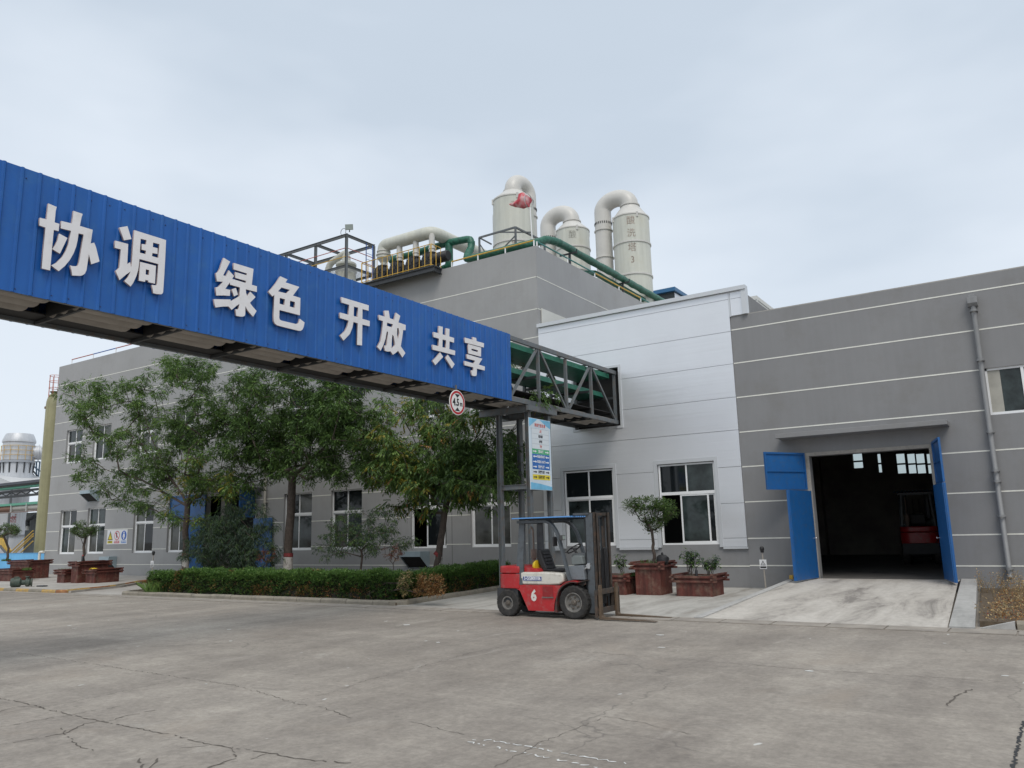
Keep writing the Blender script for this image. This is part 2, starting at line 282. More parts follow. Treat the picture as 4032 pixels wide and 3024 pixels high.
SLAB=mat('gutter_slab',(.30,.27,.235),.85,var=.22,vscale=2.5,bump=.4,dirt=((.20,.185,.17),.6,2))
mb=MB(); mb.quad((-14.35,15.97,.004),(-6.05,15.97,.004),(-6.05,24,.004),(-14.9,24,.004)); mb.build('yard',YARD,kind='structure')
mb=MB(); mb.quad((-30.2,15.97,.004),(-26.5,15.97,.004),(-29.5,24,.004),(-34.2,24,.004)); mb.build('driveway',WALK,kind='structure')
# gutter strip of slabs between road and yard
mb=MB(); rnd=random.Random(3); x=-60
while x<9:
    w=.98 if rnd.random()<.8 else .5; s=rnd.uniform(-.01,.01)
    mb.add([(x,15.36+s,0.001),(x+w-.03,15.36+s,0.001),(x+w-.03,15.88,.001),(x,15.88,.001),(x,15.36+s,.016),(x+w-.03,15.36+s,.016),(x+w-.03,15.88,.02),(x,15.88,.02)],[(4,5,6,7),(0,1,5,4),(1,2,6,5),(2,3,7,6),(3,0,4,7)]); x+=w
mb.build('gutter',SLAB,kind='structure')
mb=MB(); mb.box(-60,9,15.89,15.965,-.02,.003); mb.build('gutter_joint',mat('dark_joint',(.07,.06,.05),.9),kind='structure')
# loading ramp
mb=MB(); a=[(-6.02,15.97,.006),(-1.62,15.97,.006),(-1.98,23.0,.27),(-6.02,23.0,.27)]
mb.add([(-6.02,15.97,.006),(-1.62,15.97,.006),(-2.0,23.3,.285),(-6.02,23.3,.285),(-2.0,24.02,.295),(-6.02,24.02,.295)],[(0,1,2,3),(3,2,4,5)])
mb.build('loading_ramp',RAMP,kind='structure')
mb=MB(); mb.prismX([(15.97,0),(24,0),(24,.33),(15.97,.03)],-6.20,-6.025); mb.build('ramp_kerb',YARDN,bevel=.008,kind='structure')
mb=MB(); mb.add([(-1.595,15.97,0),(-1.20,15.97,0),(-1.62,23.98,0),(-1.97,23.98,0),(-1.595,15.97,.035),(-1.20,15.97,.035),(-1.62,23.98,.33),(-1.97,23.98,.33)],[(4,5,6,7),(0,1,5,4),(1,2,6,5),(3,0,4,7)]); mb.build('ramp_kerb',YARDN,kind='structure')
# planting beds
def bed(name,pts,z):
    mb=MB(); mb.prismZ(pts,0,z); return mb.build(name,SOIL,kind='structure')
bed('planting_bed',[(-26.9,16.12),(-14.4,16.12),(-14.9,23.98),(-29.2,23.98)],.07)
bed('planting_bed',[(-1.15,16.33),(9,16.33),(9,23.98),(-1.55,23.98)],.10)
# pavement on the left
mb=MB(); mb.prismZ([(-70,15.85),(-30.55,15.85),(-30.3,16.05),(-31.3,18.6),(-33.1,20.6),(-34.6,23.98),(-70,23.98)],0,.08); mb.build('pavement',WALK,kind='structure')
def kerbrun(pts,z0,z1,w,mats_,lens,name='kerb',seed=0,chamfer=.05):
    """stones laid one after another along a polyline; pts = outer (road side) edge, bed on the left"""
    r=random.Random(seed); mb=MB(); P=[Vector((*p,0)) for p in pts]; i=0
    for a,b in zip(P,P[1:]):
        d=(b-a); L_=d.length; d.normalize(); nrm=Vector((-d.y,d.x,0)); t=0
        while t<L_-.05:
            q=min(lens,L_-t); s=a+d*(t+.008); e=a+d*(t+q-.008); mb.cm=r.choice(mats_[1]) if i%2 else r.choice(mats_[2]); j=r.uniform(-.008,.008)
            prof=[(0,z0),(0.0,z1-chamfer+j),(chamfer*.6,z1+j),(w,z1+j),(w,z0)]
            vs=[s+nrm*x+Vector((0,0,z)) for x,z in prof]+[e+nrm*x+Vector((0,0,z)) for x,z in prof]; n=5
            mb.add(vs,[tuple(range(n-1,-1,-1)),tuple(range(n,2*n))]+[(k,(k+1)%n,(k+1)%n+n,k+n) for k in range(n)]); t+=q; i+=1
    return mb.build(name,mats_[0],kind='structure')
M3=[KERB,KYEL,KRED,YARDN]
kerbrun([(-26.9,16.0),(-14.55,16.0),(-14.2,16.35),(-14.35,18.0),(-14.9,23.9)],0,.13,.13,(M3,[0],[0,0,0]),.98,seed=1)
kerbrun([(-26.9,16.0),(-27.4,16.5),(-28.6,19.0)][::-1],0,.11,.13,(M3,[0,3],[0]),.8,seed=2)
kerbrun([(-70,15.72),(-30.75,15.72)],0,.13,.13,(M3,[1,1],[0,0,0]),.98,seed=3)
kerbrun([(-30.75,15.72),(-30.35,15.95),(-31.2,18.3),(-33.0,20.4),(-34.3,23.9)],0,.13,.13,(M3,[2,1],[2,0,1]),1.1,seed=4)
mb=MB(); mb.add([(-1.15,16.12,0),(-.62,16.12,0),(-.62,16.12,.13),(-1.15,16.24,0),(-.62,16.27,0),(-.62,16.27,.13)],[(0,1,2),(3,5,4),(0,2,5,3),(1,4,5,2)]); mb.build('kerb',YARDN,kind='structure')
kerbrun([(-.60,16.12),(9,16.12)],0,.135,.15,(M3,[0],[0,0]),2.4,seed=5)
# chalk double line and cracks on the road
rnd=random.Random(5); CH=mat('worn_white_paint',(.62,.62,.60),.8); mb=MB()
def crackline(mb,pts,w,z=.004,jit=.03,step=.12,gap=0,r=rnd):
    P=[Vector(p) for p in pts]
    for a,b in zip(P,P[1:]):
        n=max(1,int((b-a).length/step)); d=(b-a).normalized(); nn=Vector((-d.y,d.x,0)); pj=0; pw=w*.6
        for i in range(n):
            j=r.uniform(-jit,jit) if i<n-1 else 0; ww=w*r.uniform(.35,1.3)
            p=a+(b-a)*(i/n)+nn*pj; q=a+(b-a)*((i+1)/n)+nn*j
            if r.random()>=gap: mb.add([p-nn*pw/2+Vector((0,0,z)),q-nn*ww/2+Vector((0,0,z)),q+nn*ww/2+Vector((0,0,z)),p+nn*pw/2+Vector((0,0,z))],[(0,1,2,3)])
            pj=j; pw=ww
r2f=lambda x,y:(x*4032/2212,y*4032/2212)
for (a,b) in (((1010,1603),(1290,1659)),((1060,1600),(1360,1652)),((1012,1600),(1062,1599))):
    crackline(mb,[aZ(r2f(*a)),aZ(r2f(*b))],.022,jit=.022,step=.03,gap=.38)
mb.build('road_marking',CH,kind='structure')
rd=crop(0,2500,1.58); rr=crop(1400,2500,.8404); mb=MB()
CRK=[([(0,395),(230,445),(420,495),(640,540),(850,580),(1100,630),(1300,680),(1660,735),(1900,775),(2212,805)],.022,rd),
([(90,110),(350,148),(700,200),(1100,262),(1450,312),(1700,380),(1830,428),(2000,450),(2180,515)],.014,rd),
([(230,452),(420,425),(640,380),(860,330),(1060,290)],.012,rd),([(0,320),(180,285),(380,250)],.01,rd),
([(450,498),(600,468),(750,445)],.018,rd),([(680,535),(800,500),(965,470)],.02,rd),
([(380,580),(430,640),(480,690),(580,720)],.02,rd),([(0,685),(200,650),(400,615),(520,555),(650,535)],.02,rd),([(0,575),(200,540),(300,520),(450,498)],.018,rd),([(0,480),(100,445),(230,450)],.012,rd),
([(1450,700),(1470,770),(1300,828)],.018,rd),([(1660,740),(1560,775),(1400,800),(1290,828)],.016,rd),([(870,770),(880,828)],.03,rd),([(980,770),(930,828)],.03,rd),([(1130,705),(1300,690)],.01,rd),
([(0,160),(200,110),(400,55),(720,0)],.012,rr),([(700,52),(1000,75),(1500,115),(2212,160)],.014,rr),([(190,290),(360,330)],.01,rr),([(460,438),(600,362),(760,300),(830,270),(940,290),(1110,330)],.009,rr),
([(1960,235),(1980,205),(2040,180)],.03,rr),([(1830,422),(1960,385),(2110,345),(2212,310)],.009,rd)]
for pts,w,cf in CRK: crackline(mb,[aZ(cf(*p)) for p in pts],w*.7,jit=.022,step=.05,gap=.12)
mb.build('road_crack',mat('crack_dirt',(.11,.095,.08),.95),kind='structure')
mb=MB()  # drain edge at the right, bottom of the picture
a=aZ((4030,2840)); b=aZ((3990,3024)); crackline(mb,[a,b,b+(b-a)],.028,jit=.012,step=.03); mb.build('road_joint',mat('tar',(.03,.03,.032),.7),kind='structure')
# white chips lying on the road
mb=MB()
for (x,y,s) in [(1430,1399,.12),(1425,1372,.14),(880,1350,.16),(495,1360,.1),(498,1385,.09),(150,1352,.11),(235,1340,.05),(946,1388,.1),(1748,1450,.10),(2170,1460,.08),(445,1478,.05),(2040,1390,.05),(920,1385,.07),(1750,1380,.05)]:
    c=aZ(r2f(x,y)); n=rnd.randint(5,8); s*=.55; mb.add([c+Vector((s*rnd.uniform(.6,1.3)*math.cos(k*2*PI/n),s*.8*rnd.uniform(.5,1.2)*math.sin(k*2*PI/n),.0045)) for k in range(n)],[tuple(range(n))])
mb.build('road_paint_spot',CH,kind='structure')

# ================= BUILDINGS =================
def facade(mb,x0,x1,z0,z1,y,holes,depth=.24):
    xs=sorted({x0,x1}|{h[0] for h in holes}|{h[1] for h in holes}); zs=sorted({z0,z1}|{h[2] for h in holes}|{h[3] for h in holes})
    for i in range(len(xs)-1):
        for j in range(len(zs)-1):
            cx=(xs[i]+xs[i+1])/2; cz=(zs[j]+zs[j+1])/2
            if any(h[0]<cx<h[1] and h[2]<cz<h[3] for h in holes): continue
            mb.add([(xs[i],y,zs[j]),(xs[i+1],y,zs[j]),(xs[i+1],y,zs[j+1]),(xs[i],y,zs[j+1])],[(0,1,2,3)])
    for a,b,c,d in holes:
        mb.add([(a,y,c),(b,y,c),(b,y,d),(a,y,d),(a,y+depth,c),(b,y+depth,c),(b,y+depth,d),(a,y+depth,d)],[(0,4,5,1),(1,5,6,2),(2,6,7,3),(3,7,4,0)])
def bands(mb,x0,x1,zs,y,holes,h=.034,t=.006):
    for z in zs:
        cuts=sorted((a-.0,b) for a,b,c,d in holes if c-.02<z<d+.02); x=x0
        for a,b in cuts+[(x1,x1)]:
            if a>x+.02: mb.box(x,a,y-t,y+.02,z-h/2,z+h/2)
            x=max(x,b)
def window(parent,x0,x1,z0,z1,y,rail=.62,kinds=(0,0,0,0),opened=None,label=None):
    """white sliding window: fixed lights above, two sashes below; y = outer face of the frame"""
    G=[GLASS,GLASS2,GLASS3]; f=MB(); w=.05; zr=z0+(z1-z0)*rail; xm=(x0+x1)/2
    f.box(x0,x0+w,y,y+.07,z0,z1); f.box(x1-w,x1,y,y+.07,z0,z1); f.box(x0+w,x1-w,y,y+.07,z1-w,z1); f.box(x0+w,x1-w,y,y+.07,z0,z0+w)
    f.box(x0+w,x1-w,y-.008,y+.07,zr-.04,zr+.055); f.box(xm-.022,xm+.022,y,y+.06,zr+.055,z1-w)
    s=MB() ; pn=MB()
    lo=z0+w; hi=zr-.04; ox=opened if opened is not None else 0.0
    sash=[(x0+w,xm+.03,y+.036,2),(xm-.03,x1-w,y+.004,3)]
    if opened is not None: sash=[(xm-.15-ox,x1-w-.12-ox+.02,y+.004,2),(xm-.02,x1-w,y+.036,3)]
    for a,b,yy,k in sash:
        f.box(a,a+.05,yy,yy+.03,lo,hi); f.box(b-.05,b,yy,yy+.03,lo,hi); f.box(a+.05,b-.05,yy,yy+.03,lo,lo+.055); f.box(a+.05,b-.05,yy,yy+.03,hi-.045,hi)
        pn.cm=kinds[k]; pn.add([(a+.05,yy+.015,lo+.055),(b-.05,yy+.015,lo+.055),(b-.05,yy+.015,hi-.045),(a+.05,yy+.015,hi-.045)],[(0,1,2,3)])
    for k,(a,b) in enumerate(((x0+w,xm-.022),(xm+.022,x1-w))):
        pn.cm=kinds[k]; pn.add([(a,y+.03,zr+.055),(b,y+.03,zr+.055),(b,y+.03,z1-w),(a,y+.03,z1-w)],[(0,1,2,3)])
    o=f.build('window',WHITE,parent); 
    if label: o['label']=label
    pn.build('pane',G,o,nonorm=True); return o
YF=24.0
# ---- tall grey plant building ----
B1=thing('plant_building',(-31.5,24,0),'tall grey stuccoed plant building with thin cream bands, left of the silver panelled part','building')
LX=[(-47.05,-45.3),(-44.15,-42.37),(-39.68,-37.9),(-36.68,-34.95),(-28.08,-26.28),(-25.12,-23.32),(-20.7,-18.92),(-17.78,-15.98)]
wins=[]
for i,(a,b) in enumerate(LX):
    z0=1.19+ .1*(a+47.05)/31; wins.append((a,b,z0,z0+2.46))
ups=[(a,b,6.33,8.28) for a,b in LX if a>-50]
DOOR1=(-33.6,-30.0,.08,3.85)
holes=wins+ups+[DOOR1]
mb=MB(); facade(mb,-48.5,-14.55,0,12.29,YF,holes)
mb.quad((-14.55,24,0),(-14.55,44,0),(-14.55,44,12.29),(-14.55,24,12.29)); mb.quad((-48.5,24,0),(-48.5,44,0),(-48.5,44,12.29),(-48.5,24,12.29)); mb.quad((-48.5,44,0),(-14.55,44,0),(-14.55,44,12.29),(-48.5,44,12.29))
mb.build('wall',STU,B1,nonorm=True)
mb=MB(); mb.box(-48.48,-14.57,24.2,43.98,11.9,12.0); mb.build('roof',CONC,B1)
mb=MB(); mb.box(-48.48,-48.28,24.02,43.9,12.0,12.288); mb.box(-48.28,-14.57,24.02,24.2,12.0,12.288); mb.box(-14.77,-14.57,24.2,43.9,12.0,12.288); mb.build('parapet',STU,B1)
mb=MB(); bz=[(.63),(1.40),(2.47),(3.54),(4.58),(5.65),(6.70),(7.76),(8.79),(9.85),(11.08)]
bands(mb,-48.5,-14.55,bz,YF,holes)
for z in bz: 
    if z>8.9: mb.box(-14.57,-14.544,23.994,44,z-.017,z+.017)
mb.build('cream_band',BAND,B1)
mb=MB(); mb.box(-18.66,-18.64,23.997,24.01,.63,3.6); mb.build('expansion_joint',mat('joint_grey',(.12,.12,.12),.9),B1)
ks=[(1,0,2,1),(2,2,1,2),(1,0,1,0),(0,2,1,2),(0,1,2,2),(0,0,1,2),(0,0,0,2),(1,1,1,1)]
for i,(a,b,c,d) in enumerate(wins): window(B1,a,b,c,d,YF+.11,.63,ks[i],opened=(.0 if i==6 else None))
for i,(a,b,c,d) in enumerate(ups): window(B1,a,b,c,d,YF+.11,.60,ks[(i*3+1)%8])
# black sheet behind the windows; the rooms' darkness is put into its colour
mb=MB(); mb.quad((-48.3,25.6,0),(-14.7,25.6,0),(-14.7,25.6,12),(-48.3,25.6,12)); mb.build('dark_backing',DARK,B1)
def leaf(parent,a,b,z0,z1,m=BLUED,t=.05,rails=(.5,),face=1,handle=None,name='door_leaf',lab=None):
    """steel door leaf from hinge a to free edge b (x,y); ribs on one side"""
    a=Vector((*a,0)); b=Vector((*b,0)); d=(b-a).normalized(); n=Vector((-d.y,d.x,0))*face; L_=(b-a).length
    def P(u,o,z): q=a+d*u+n*o; return (q.x,q.y,z)
    mb=MB()
    def bx(u0,u1,o0,o1,za,zb): mb.add([P(u0,o0,za),P(u1,o0,za),P(u1,o1,za),P(u0,o1,za),P(u0,o0,zb),P(u1,o0,zb),P(u1,o1,zb),P(u0,o1,zb)],[(0,3,2,1),(4,5,6,7),(0,1,5,4),(1,2,6,5),(2,3,7,6),(3,0,4,7)])
    bx(0.002,L_-.002,0,.012,z0+.002,z1-.002)
    bx(0,.05,.012,t,z0,z1); bx(L_-.05,L_,.012,t,z0,z1); bx(.05,L_-.05,.012,t,z0,z0+.05); bx(.05,L_-.05,.012,t,z1-.05,z1)
    for r_ in rails: z=z0+(z1-z0)*r_; bx(.05,L_-.05,.012,t-.004,z-.025,z+.025)
    o=mb.build(name,m,parent)
    if lab:o['label']=lab
    if handle is not None:
        h=MB(); c=Vector(P(L_-.09,0,handle)); h.tube([c,c-n*.05],.011); h.lathe([(.0,0),(.022,.004),(.03,.02),(.022,.036),(0,.04)],(0,0,0),12,'Y',caps=False)
        k=len(h.v)-60
        for i in range(k,len(h.v)): v=Vector(h.v[i]); q=c-n*(.045+v.y)+d*v.x+Vector((0,0,v.z)); h.v[i]=tuple(q)
        h.build('handle',CHROME,o,smooth=True)
    return o
leaf(B1,(-33.55,23.93),(-36.35,23.90),2.75,3.98,rails=(),lab='blue steel upper leaf folded flat against the wall')
leaf(B1,(-33.55,23.93),(-34.55,23.62),.2,2.68,rails=(.35,.7))
leaf(B1,(-30.05,23.95),(-28.72,23.88),.15,2.70,rails=(.33,.66))
leaf(B1,(-30.05,23.95),(-29.75,22.9),2.75,3.98,rails=(.5,))
mb=MB(); mb.box(-34.0,-29.5,22.85,23.998,4.07,4.2); mb.build('canopy',STU,B1,bevel=.01)
mb=MB(); mb.box(-33.3,-33.0,24.6,25.0,0,3.8); mb.build('column',CONC,B1)
# ---- silver panelled part ----
B2=thing('panelled_annex',(-11,24,0),'silver horizontally panelled annex between the tall grey building and the workshop','building')
W9=(-13.72,-11.80,1.28,3.83); W10=(-10.22,-8.32,1.28,3.83); OPN=(-13.16,-11.42,5.22,7.22)
mb=MB(); facade(mb,-14.545,-7.475,0,9.1,YF+.02,[W9,W10,OPN],.2); mb.quad((-6.95,24.02,8.3),(-6.95,33,8.3),(-6.95,33,9.0),(-6.95,24.02,9.0)); mb.build('wall',STU2,B2,nonorm=True)
mb=MB(); seams=[1.20,1.46,2.50,3.60,4.72,5.74,6.79,7.83,8.87,9.10]; tw=[(-13.83,-11.69,1.2,3.95),(-10.34,-8.21,1.2,3.95),(-13.24,-11.34,5.14,7.30)]
for za,zb in zip(seams,seams[1:]):
    cuts=[]; segs=[(za+.006,zb-.006)]
    lv=sorted({za+.006,zb-.006}|{h for t_ in tw for h in t_[2:] if za+.006<h<zb-.006})
    for zl,zh in zip(lv,lv[1:]):
        zc=(zl+zh)/2; x=-14.54
        for a,b in sorted((t_[0],t_[1]) for t_ in tw if t_[2]<zc<t_[3])+[(-7.48,-7.48)]:
            if a>x: mb.box(x,a,YF-.04,YF+.018,zl,zh)
            x=b
    if zb>8.4: 
        for x0,x1 in ((-7.42,-7.06),): mb.box(x0,x1,YF-.04,YF+.018,max(za+.006,8.32),zb-.006)
mb.build('cladding_panel',ALU,B2)
mb=MB(); mb.box(-14.55,-6.9,23.86,24.14,9.10,9.23); mb.box(-7.475,-7.425,23.95,24.02,8.3,9.10); mb.box(-7.055,-6.9,23.90,24.14,8.31,9.10)
for a,b,c,d in ((-14.545,-13.83,1.14,1.2),(-11.69,-10.34,1.14,1.2),(-8.21,-7.46,1.14,1.2)): mb.box(a,b,23.94,24.02,c,d)
for (a,b,c,d),(A,B,C_,D) in (((-13.72,-11.80,1.28,3.83),tw[0]),((-10.22,-8.32,1.28,3.83),tw[1])):
    mb.box(A,a,23.945,24.02,C_,D); mb.box(b,B,23.945,24.02,C_,D); mb.box(a,b,23.945,24.02,d,D)
a,b,c,d=OPN; A,B,C_,D=tw[2]; mb.box(A,a,23.93,24.02,C_,D); mb.box(b,B,23.93,24.02,C_,D); mb.box(a,b,23.93,24.02,d,D); mb.box(a,b,23.93,24.02,C_,c)
mb.build('trim',ALUT,B2)
mb=MB(); bands(mb,-14.54,-7.475,[.63],YF+.015,[],t=.01); mb.build('cream_band',BAND,B2)
window(B2,W9[0]+.02,W9[1]-.02,1.28,3.81,YF+.02,.63,(0,0,2,0)); window(B2,W10[0]+.02,W10[1]-.02,1.28,3.81,YF+.02,.63,(0,2,2,0),opened=.1)
mb=MB(); mb.box(-14.5,-7.5,25.5,25.6,0,8.4); mb.box(-14.5,-7.0,24.1,33,8.35,8.45); mb.box(a,b,24.3,24.35,c,d); mb.build('dark_backing',DARK,B2)  # black backing in place of the unlit room and bridge opening
mb=MB(); mb.box(-14.53,-14.50,24.2,27.5,9.3,9.9); mb.box(-14.53,-14.48,24.2,27.5,8.5,9.28); mb.build('side_flashing',ALUC,B2)
# ---- workshop with the open gate ----
B3=thing('workshop',(-1,24,0),'low grey workshop hall with cream bands and an open blue steel gate','building')
GATE=(-5.48,-2.36,.28,3.76); W11=(-.84,1.7,4.5,5.74); HX=6.0
mb=MB(); facade(mb,-7.47,HX+4,0,8.30,YF,[GATE,W11],.3); mb.quad((-7.47,24,0),(-7.47,25,0),(-7.47,25,8.3),(-7.47,24,8.3)); mb.build('wall',STU2,B3,nonorm=True)
mb=MB(); mb.box(-7.47,HX+4,24.0,24.3,8.3,8.33); mb.build('coping',CONC,B3)
zs=[.65,1.44,2.52,3.58,4.64,5.72,6.80,7.87]
mb=MB(); bands(mb,-7.465,HX+4,zs,YF,[(-5.6,-2.25,0,3.9),W11]); mb.build('cream_band',BAND,B3)
mb=MB(); mb.box(-6.23,-1.80,23.35,23.998,4.29,4.42); mb.build('canopy',STU2,B3,bevel=.008)
JAMB=mat('jamb_plaster',(.33,.31,.28),.85,var=.15,vscale=4,dirt=((.2,.18,.15),.6,6))
mb=MB(); mb.box(-5.60,-5.485,23.985,24.06,.28,3.86); mb.box(-2.355,-2.24,23.985,24.06,.28,3.86); mb.box(-5.485,-2.355,23.985,24.06,3.765,3.86); mb.build('gate_surround',JAMB,B3)
window(B3,W11[0],W11[1],W11[2],W11[3],YF+.06,.0001,(0,2,0,0))if 0 else None
f=MB(); x0,x1,z0,z1=W11; f.box(x0,x0+.06,24.05,24.12,z0,z1); f.box(x1-.06,x1,24.05,24.12,z0,z1); f.box(x0,x1,24.05,24.12,z1-.06,z1+.0); f.box(x0+.06,x1-.06,24.05,24.12,z0,z0+.07)
for xm in (x0+.84,x0+1.68): f.box(xm-.035,xm+.035,24.045,24.11,z0+.07,z1-.06)
w_=f.build('window',WHITE,B3); p_=MB(); p_.quad((x0+.06,24.09,z0+.07),(x1-.06,24.09,z0+.07),(x1-.06,24.09,z1-.06),(x0+.06,24.09,z1-.06)); p_.build('pane',GLASS3,w_)
p_=MB(); p_.prismZ([(x0+.06,24.083),(x0+.34,24.083),(x0+.34,24.087),(x0+.06,24.087)],z0+.07,z1-.06); p_.build('curtain',mat('curtain_cream',(.36,.35,.31),.6,var=.15),w_)
leaf(B3,(-5.75,22.50),(-5.50,23.94),.32,2.76,face=1,rails=(.25,.9),handle=1.42); leaf(B3,(-5.83,22.50),(-5.60,23.92),.32,2.76,face=-1,rails=(.25,.9)); leaf(B3,(-5.62,23.94),(-6.40,22.60),2.80,3.86,rails=(.5,),face=1)
leaf(B3,(-2.01,22.50),(-2.36,23.94),.32,2.76,face=-1,rails=(.25,.85),handle=1.38); leaf(B3,(-1.93,22.50),(-2.28,23.94),.32,2.76,face=1,rails=(.25,.85)); leaf(B3,(-2.24,23.94),(-1.94,22.55),2.78,3.90,rails=(.5,),face=-1)
# hall interior: floor, side walls, roof, back wall with a strip of windows
INW=mat('hall_plaster',(.36,.34,.31),.9,var=.2,vscale=1.2); INB=mat('hall_blue_dado',(.03,.12,.17),.6,var=.2); INF=mat('hall_floor',(.13,.125,.12),.7,var=.3,vscale=1.5)
mb=MB(); mb.quad((-7.45,24.02,.28),(6,24.02,.28),(6,42,.28),(-7.45,42,.28)); mb.build('hall_floor',INF,B3)
HW=[(-6.25,-5.7,5.4,6.6),(-5.3,-4.9,5.4,6.6),(-4.20,-3.45,4.75,6.35),(-3.25,-2.75,4.75,6.35)]
p0=aY(c8(1160,355),41.9); p1=aY(c8(1400,490),41.9)
HW=[]
for u0,u1 in ((845,915),(1025,1050),(1162,1225),(1242,1300),(1306,1368),(1385,1420)):
    zb_=488 if u0>1100 else (450 if u0<1000 else 480); a=aY(c8(u0,(345+zb_)/2),41.9); b=aY(c8(u1,(345+zb_)/2),41.9); HW.append((a.x,b.x,aY(c8(u0,zb_),41.9).z,aY(c8(u0,345),41.9).z))
mb=MB(); facade(mb,-19,6,0,8.0,41.9,HW,.2); mb.quad((-7.45,24.3,.28),(-7.45,30,.28),(-7.45,30,8),(-7.45,24.3,8)); mb.quad((-19,30,0),(-7.45,30,0),(-7.45,30,8),(-19,30,8)); mb.quad((-19,30,.28),(-19,42,.28),(-19,42,8),(-19,30,8)); mb.quad((6,24.3,.28),(6,42,.28),(6,42,8),(6,24.3,8)); mb.build('hall_wall',INW,B3,nonorm=True)
mb=MB(); mb.quad((-19,24.1,8.0),(10,24.1,8.0),(10,42.1,8.0),(-19,42.1,8.0)); mb.build('hall_roof',DARK,B3)
mb=MB(); mb.quad((-19,30,.28),(-7.45,30,.28),(-7.45,42,.28),(-19,42,.28)); mb.build('hall_floor',INF,B3)
for a in ((-7.44,-7.0,25.2,25.8),(-7.44,-7.0,29.4,30),(-9.6,-9.0,41.3,41.88)): MB().box(*a,.28,8).build('hall_column',INW,B3)
mb=MB(); mb.box(-7.0,-6.99,25.2,25.8,.28,1.5); mb.build('painted_dado',mat('dado_teal',(.06,.28,.27),.6),B3)
hg=bpy.data.materials.new('hall_dusty_glass'); hg.use_nodes=True; n_,l_=nodes(hg); n_.remove(n_['Principled BSDF']); tb=n_.new('ShaderNodeBsdfTransparent'); tb.inputs[0].default_value=(.50,.56,.55,1); l_.new(tb.outputs[0],n_['Material Output'].inputs[0])
for h in HW: MB().quad((h[0],41.98,h[2]),(h[1],41.98,h[2]),(h[1],41.98,h[3]),(h[0],41.98,h[3])).build('hall_pane',hg,B3); MB().box(h[0],h[1],41.99,42.03,(h[2]+h[3])/2-.06,(h[2]+h[3])/2+.02).build('hall_window_rail',GREEN,B3)
for h in HW[2:5]: MB().box(h[0]-.03,h[0]+.03,41.8,41.88,h[2],h[3]).build('hall_window_bar',DSTEEL,B3)
# ================= PIPE BRIDGE =================
XB=-11.5; XF=-13.05; ZB,ZT=5.27,7.09; Y0,Y1=-3.0,23.95
BR=thing('pipe_bridge',(-12.3,18.8,0),'steel truss pipe bridge with blue cladding and white characters, running into the silver annex','bridge')
mb=MB()
for X in (XB-.03,XF):
    mb.box(X-.035,X+.035,Y0,Y1,ZB,ZB+.13); mb.box(X-.035,X+.035,Y0,Y1,ZT-.13,ZT)
mb.build('chord',STEEL,BR,bevel=.006)
posts=[18.97-1.62*k for k in range(13)]+[20.56,22.18,23.88]
for X in (XB-.06,XF):
    for y in posts: MB().bar((X,y,ZB+.131),(X,y,ZT-.131),.09,.07,up=(0,1,0)).build('truss_post',STEEL,BR)
for X in (XB-.055,XF):
    for a,za,b,zb in ((17.5,ZB+.14,18.9,ZT-.14),(19.05,ZT-.14,20.48,ZB+.14),(20.66,ZB+.14,22.1,ZT-.14),(22.27,ZT-.14,23.8,ZB+.14)):
        MB().bar((X+.004,a,za),(X+.004,b,zb),.06,.07).build('brace',STEEL,BR)
    for k in range(6):
        y=17.35-k*3.24; MB().bar((X+.004,y,ZT-.14),(X+.004,y-1.5,ZB+.14),.05,.05).build('brace',STEEL,BR)
ybs=[y for y in posts if y<23.5]+[23.7]
for y in ybs:
    for z in (ZB+.01,ZT-.06): MB().box(XF+.04,XB-.07,y-.022,y+.022,z-.02,z+.03).build('cross_beam',DSTEEL,BR)
SHADE_BLK=mat('shade_black',(.012,.012,.013),.7)  # near-black standing in for the shade inside the bridge underside
# corrugated underside sheets, three lobes wide per bay
def lobes(ya,yb):
    mb=MB(); m_=18; r=.16
    for cx in (XB-.24,XB-.575,XB-.91):
        ys=[ya,(ya+yb)/2,yb-.10,yb-.05,yb-.02,yb]; sc=[1,1,1,.93,.8,.4]
        vs=[(cx+r*.96*math.cos(PI+PI*k/m_),y,ZB+.165+(r*math.sin(PI+PI*k/m_))*s) for y,s in zip(ys,sc) for k in range(m_+1)]; m1=m_+1
        mb.add(vs,[(j*m1+i,j*m1+i+1,(j+1)*m1+i+1,(j+1)*m1+i) for j in range(len(ys)-1) for i in range(m_)]+[tuple(range(m1)),tuple((len(ys)-1)*m1+k for k in range(m1))])
    return mb
srt=sorted(posts)
for a,b in zip(srt,srt[1:]):
    if b>-1:
        lobes(a-.04,b-.42).build('underside_sheet',ASB,BR,smooth=70)
        MB().box(XF+.5,XB-.07,a-.075,a-.055,ZB+.03,ZB+.335).build('gap_shade_plate',SHADE_BLK,BR)  # added plate; its black imitates the dark gap between the sheets
SHADE_BLK=mat('shade_black',(.012,.012,.013),.7); mb=MB(); mb.box(XF+.04,XF+.5,Y0,Y1,ZB+.06,ZB+.08); mb.box(XF+.5,XB-.07,Y0,Y1,ZB+.34,ZB+.36); mb.build('deck',SHADE_BLK,BR)  # shade of the deep underside is put into the deck colour
# green cable trays carried inside
for (xa,xb,z) in ((-12.95,-11.75,6.86),(-12.9,-11.95,6.22)):
    mb=MB(); mb.box(xa,xb,Y0,23.9,z,z+.012); mb.box(xa,xa+.012,Y0,23.9,z+.012,z+.12); mb.box(xb-.012,xb,Y0,23.9,z+.012,z+.15); mb.build('cable_tray',GREEN,BR)
for y in srt[-6:]: MB().box(XF+.04,XB-.07,y-.025,y+.025,6.13,6.205).build('tray_bearer',DSTEEL,BR)
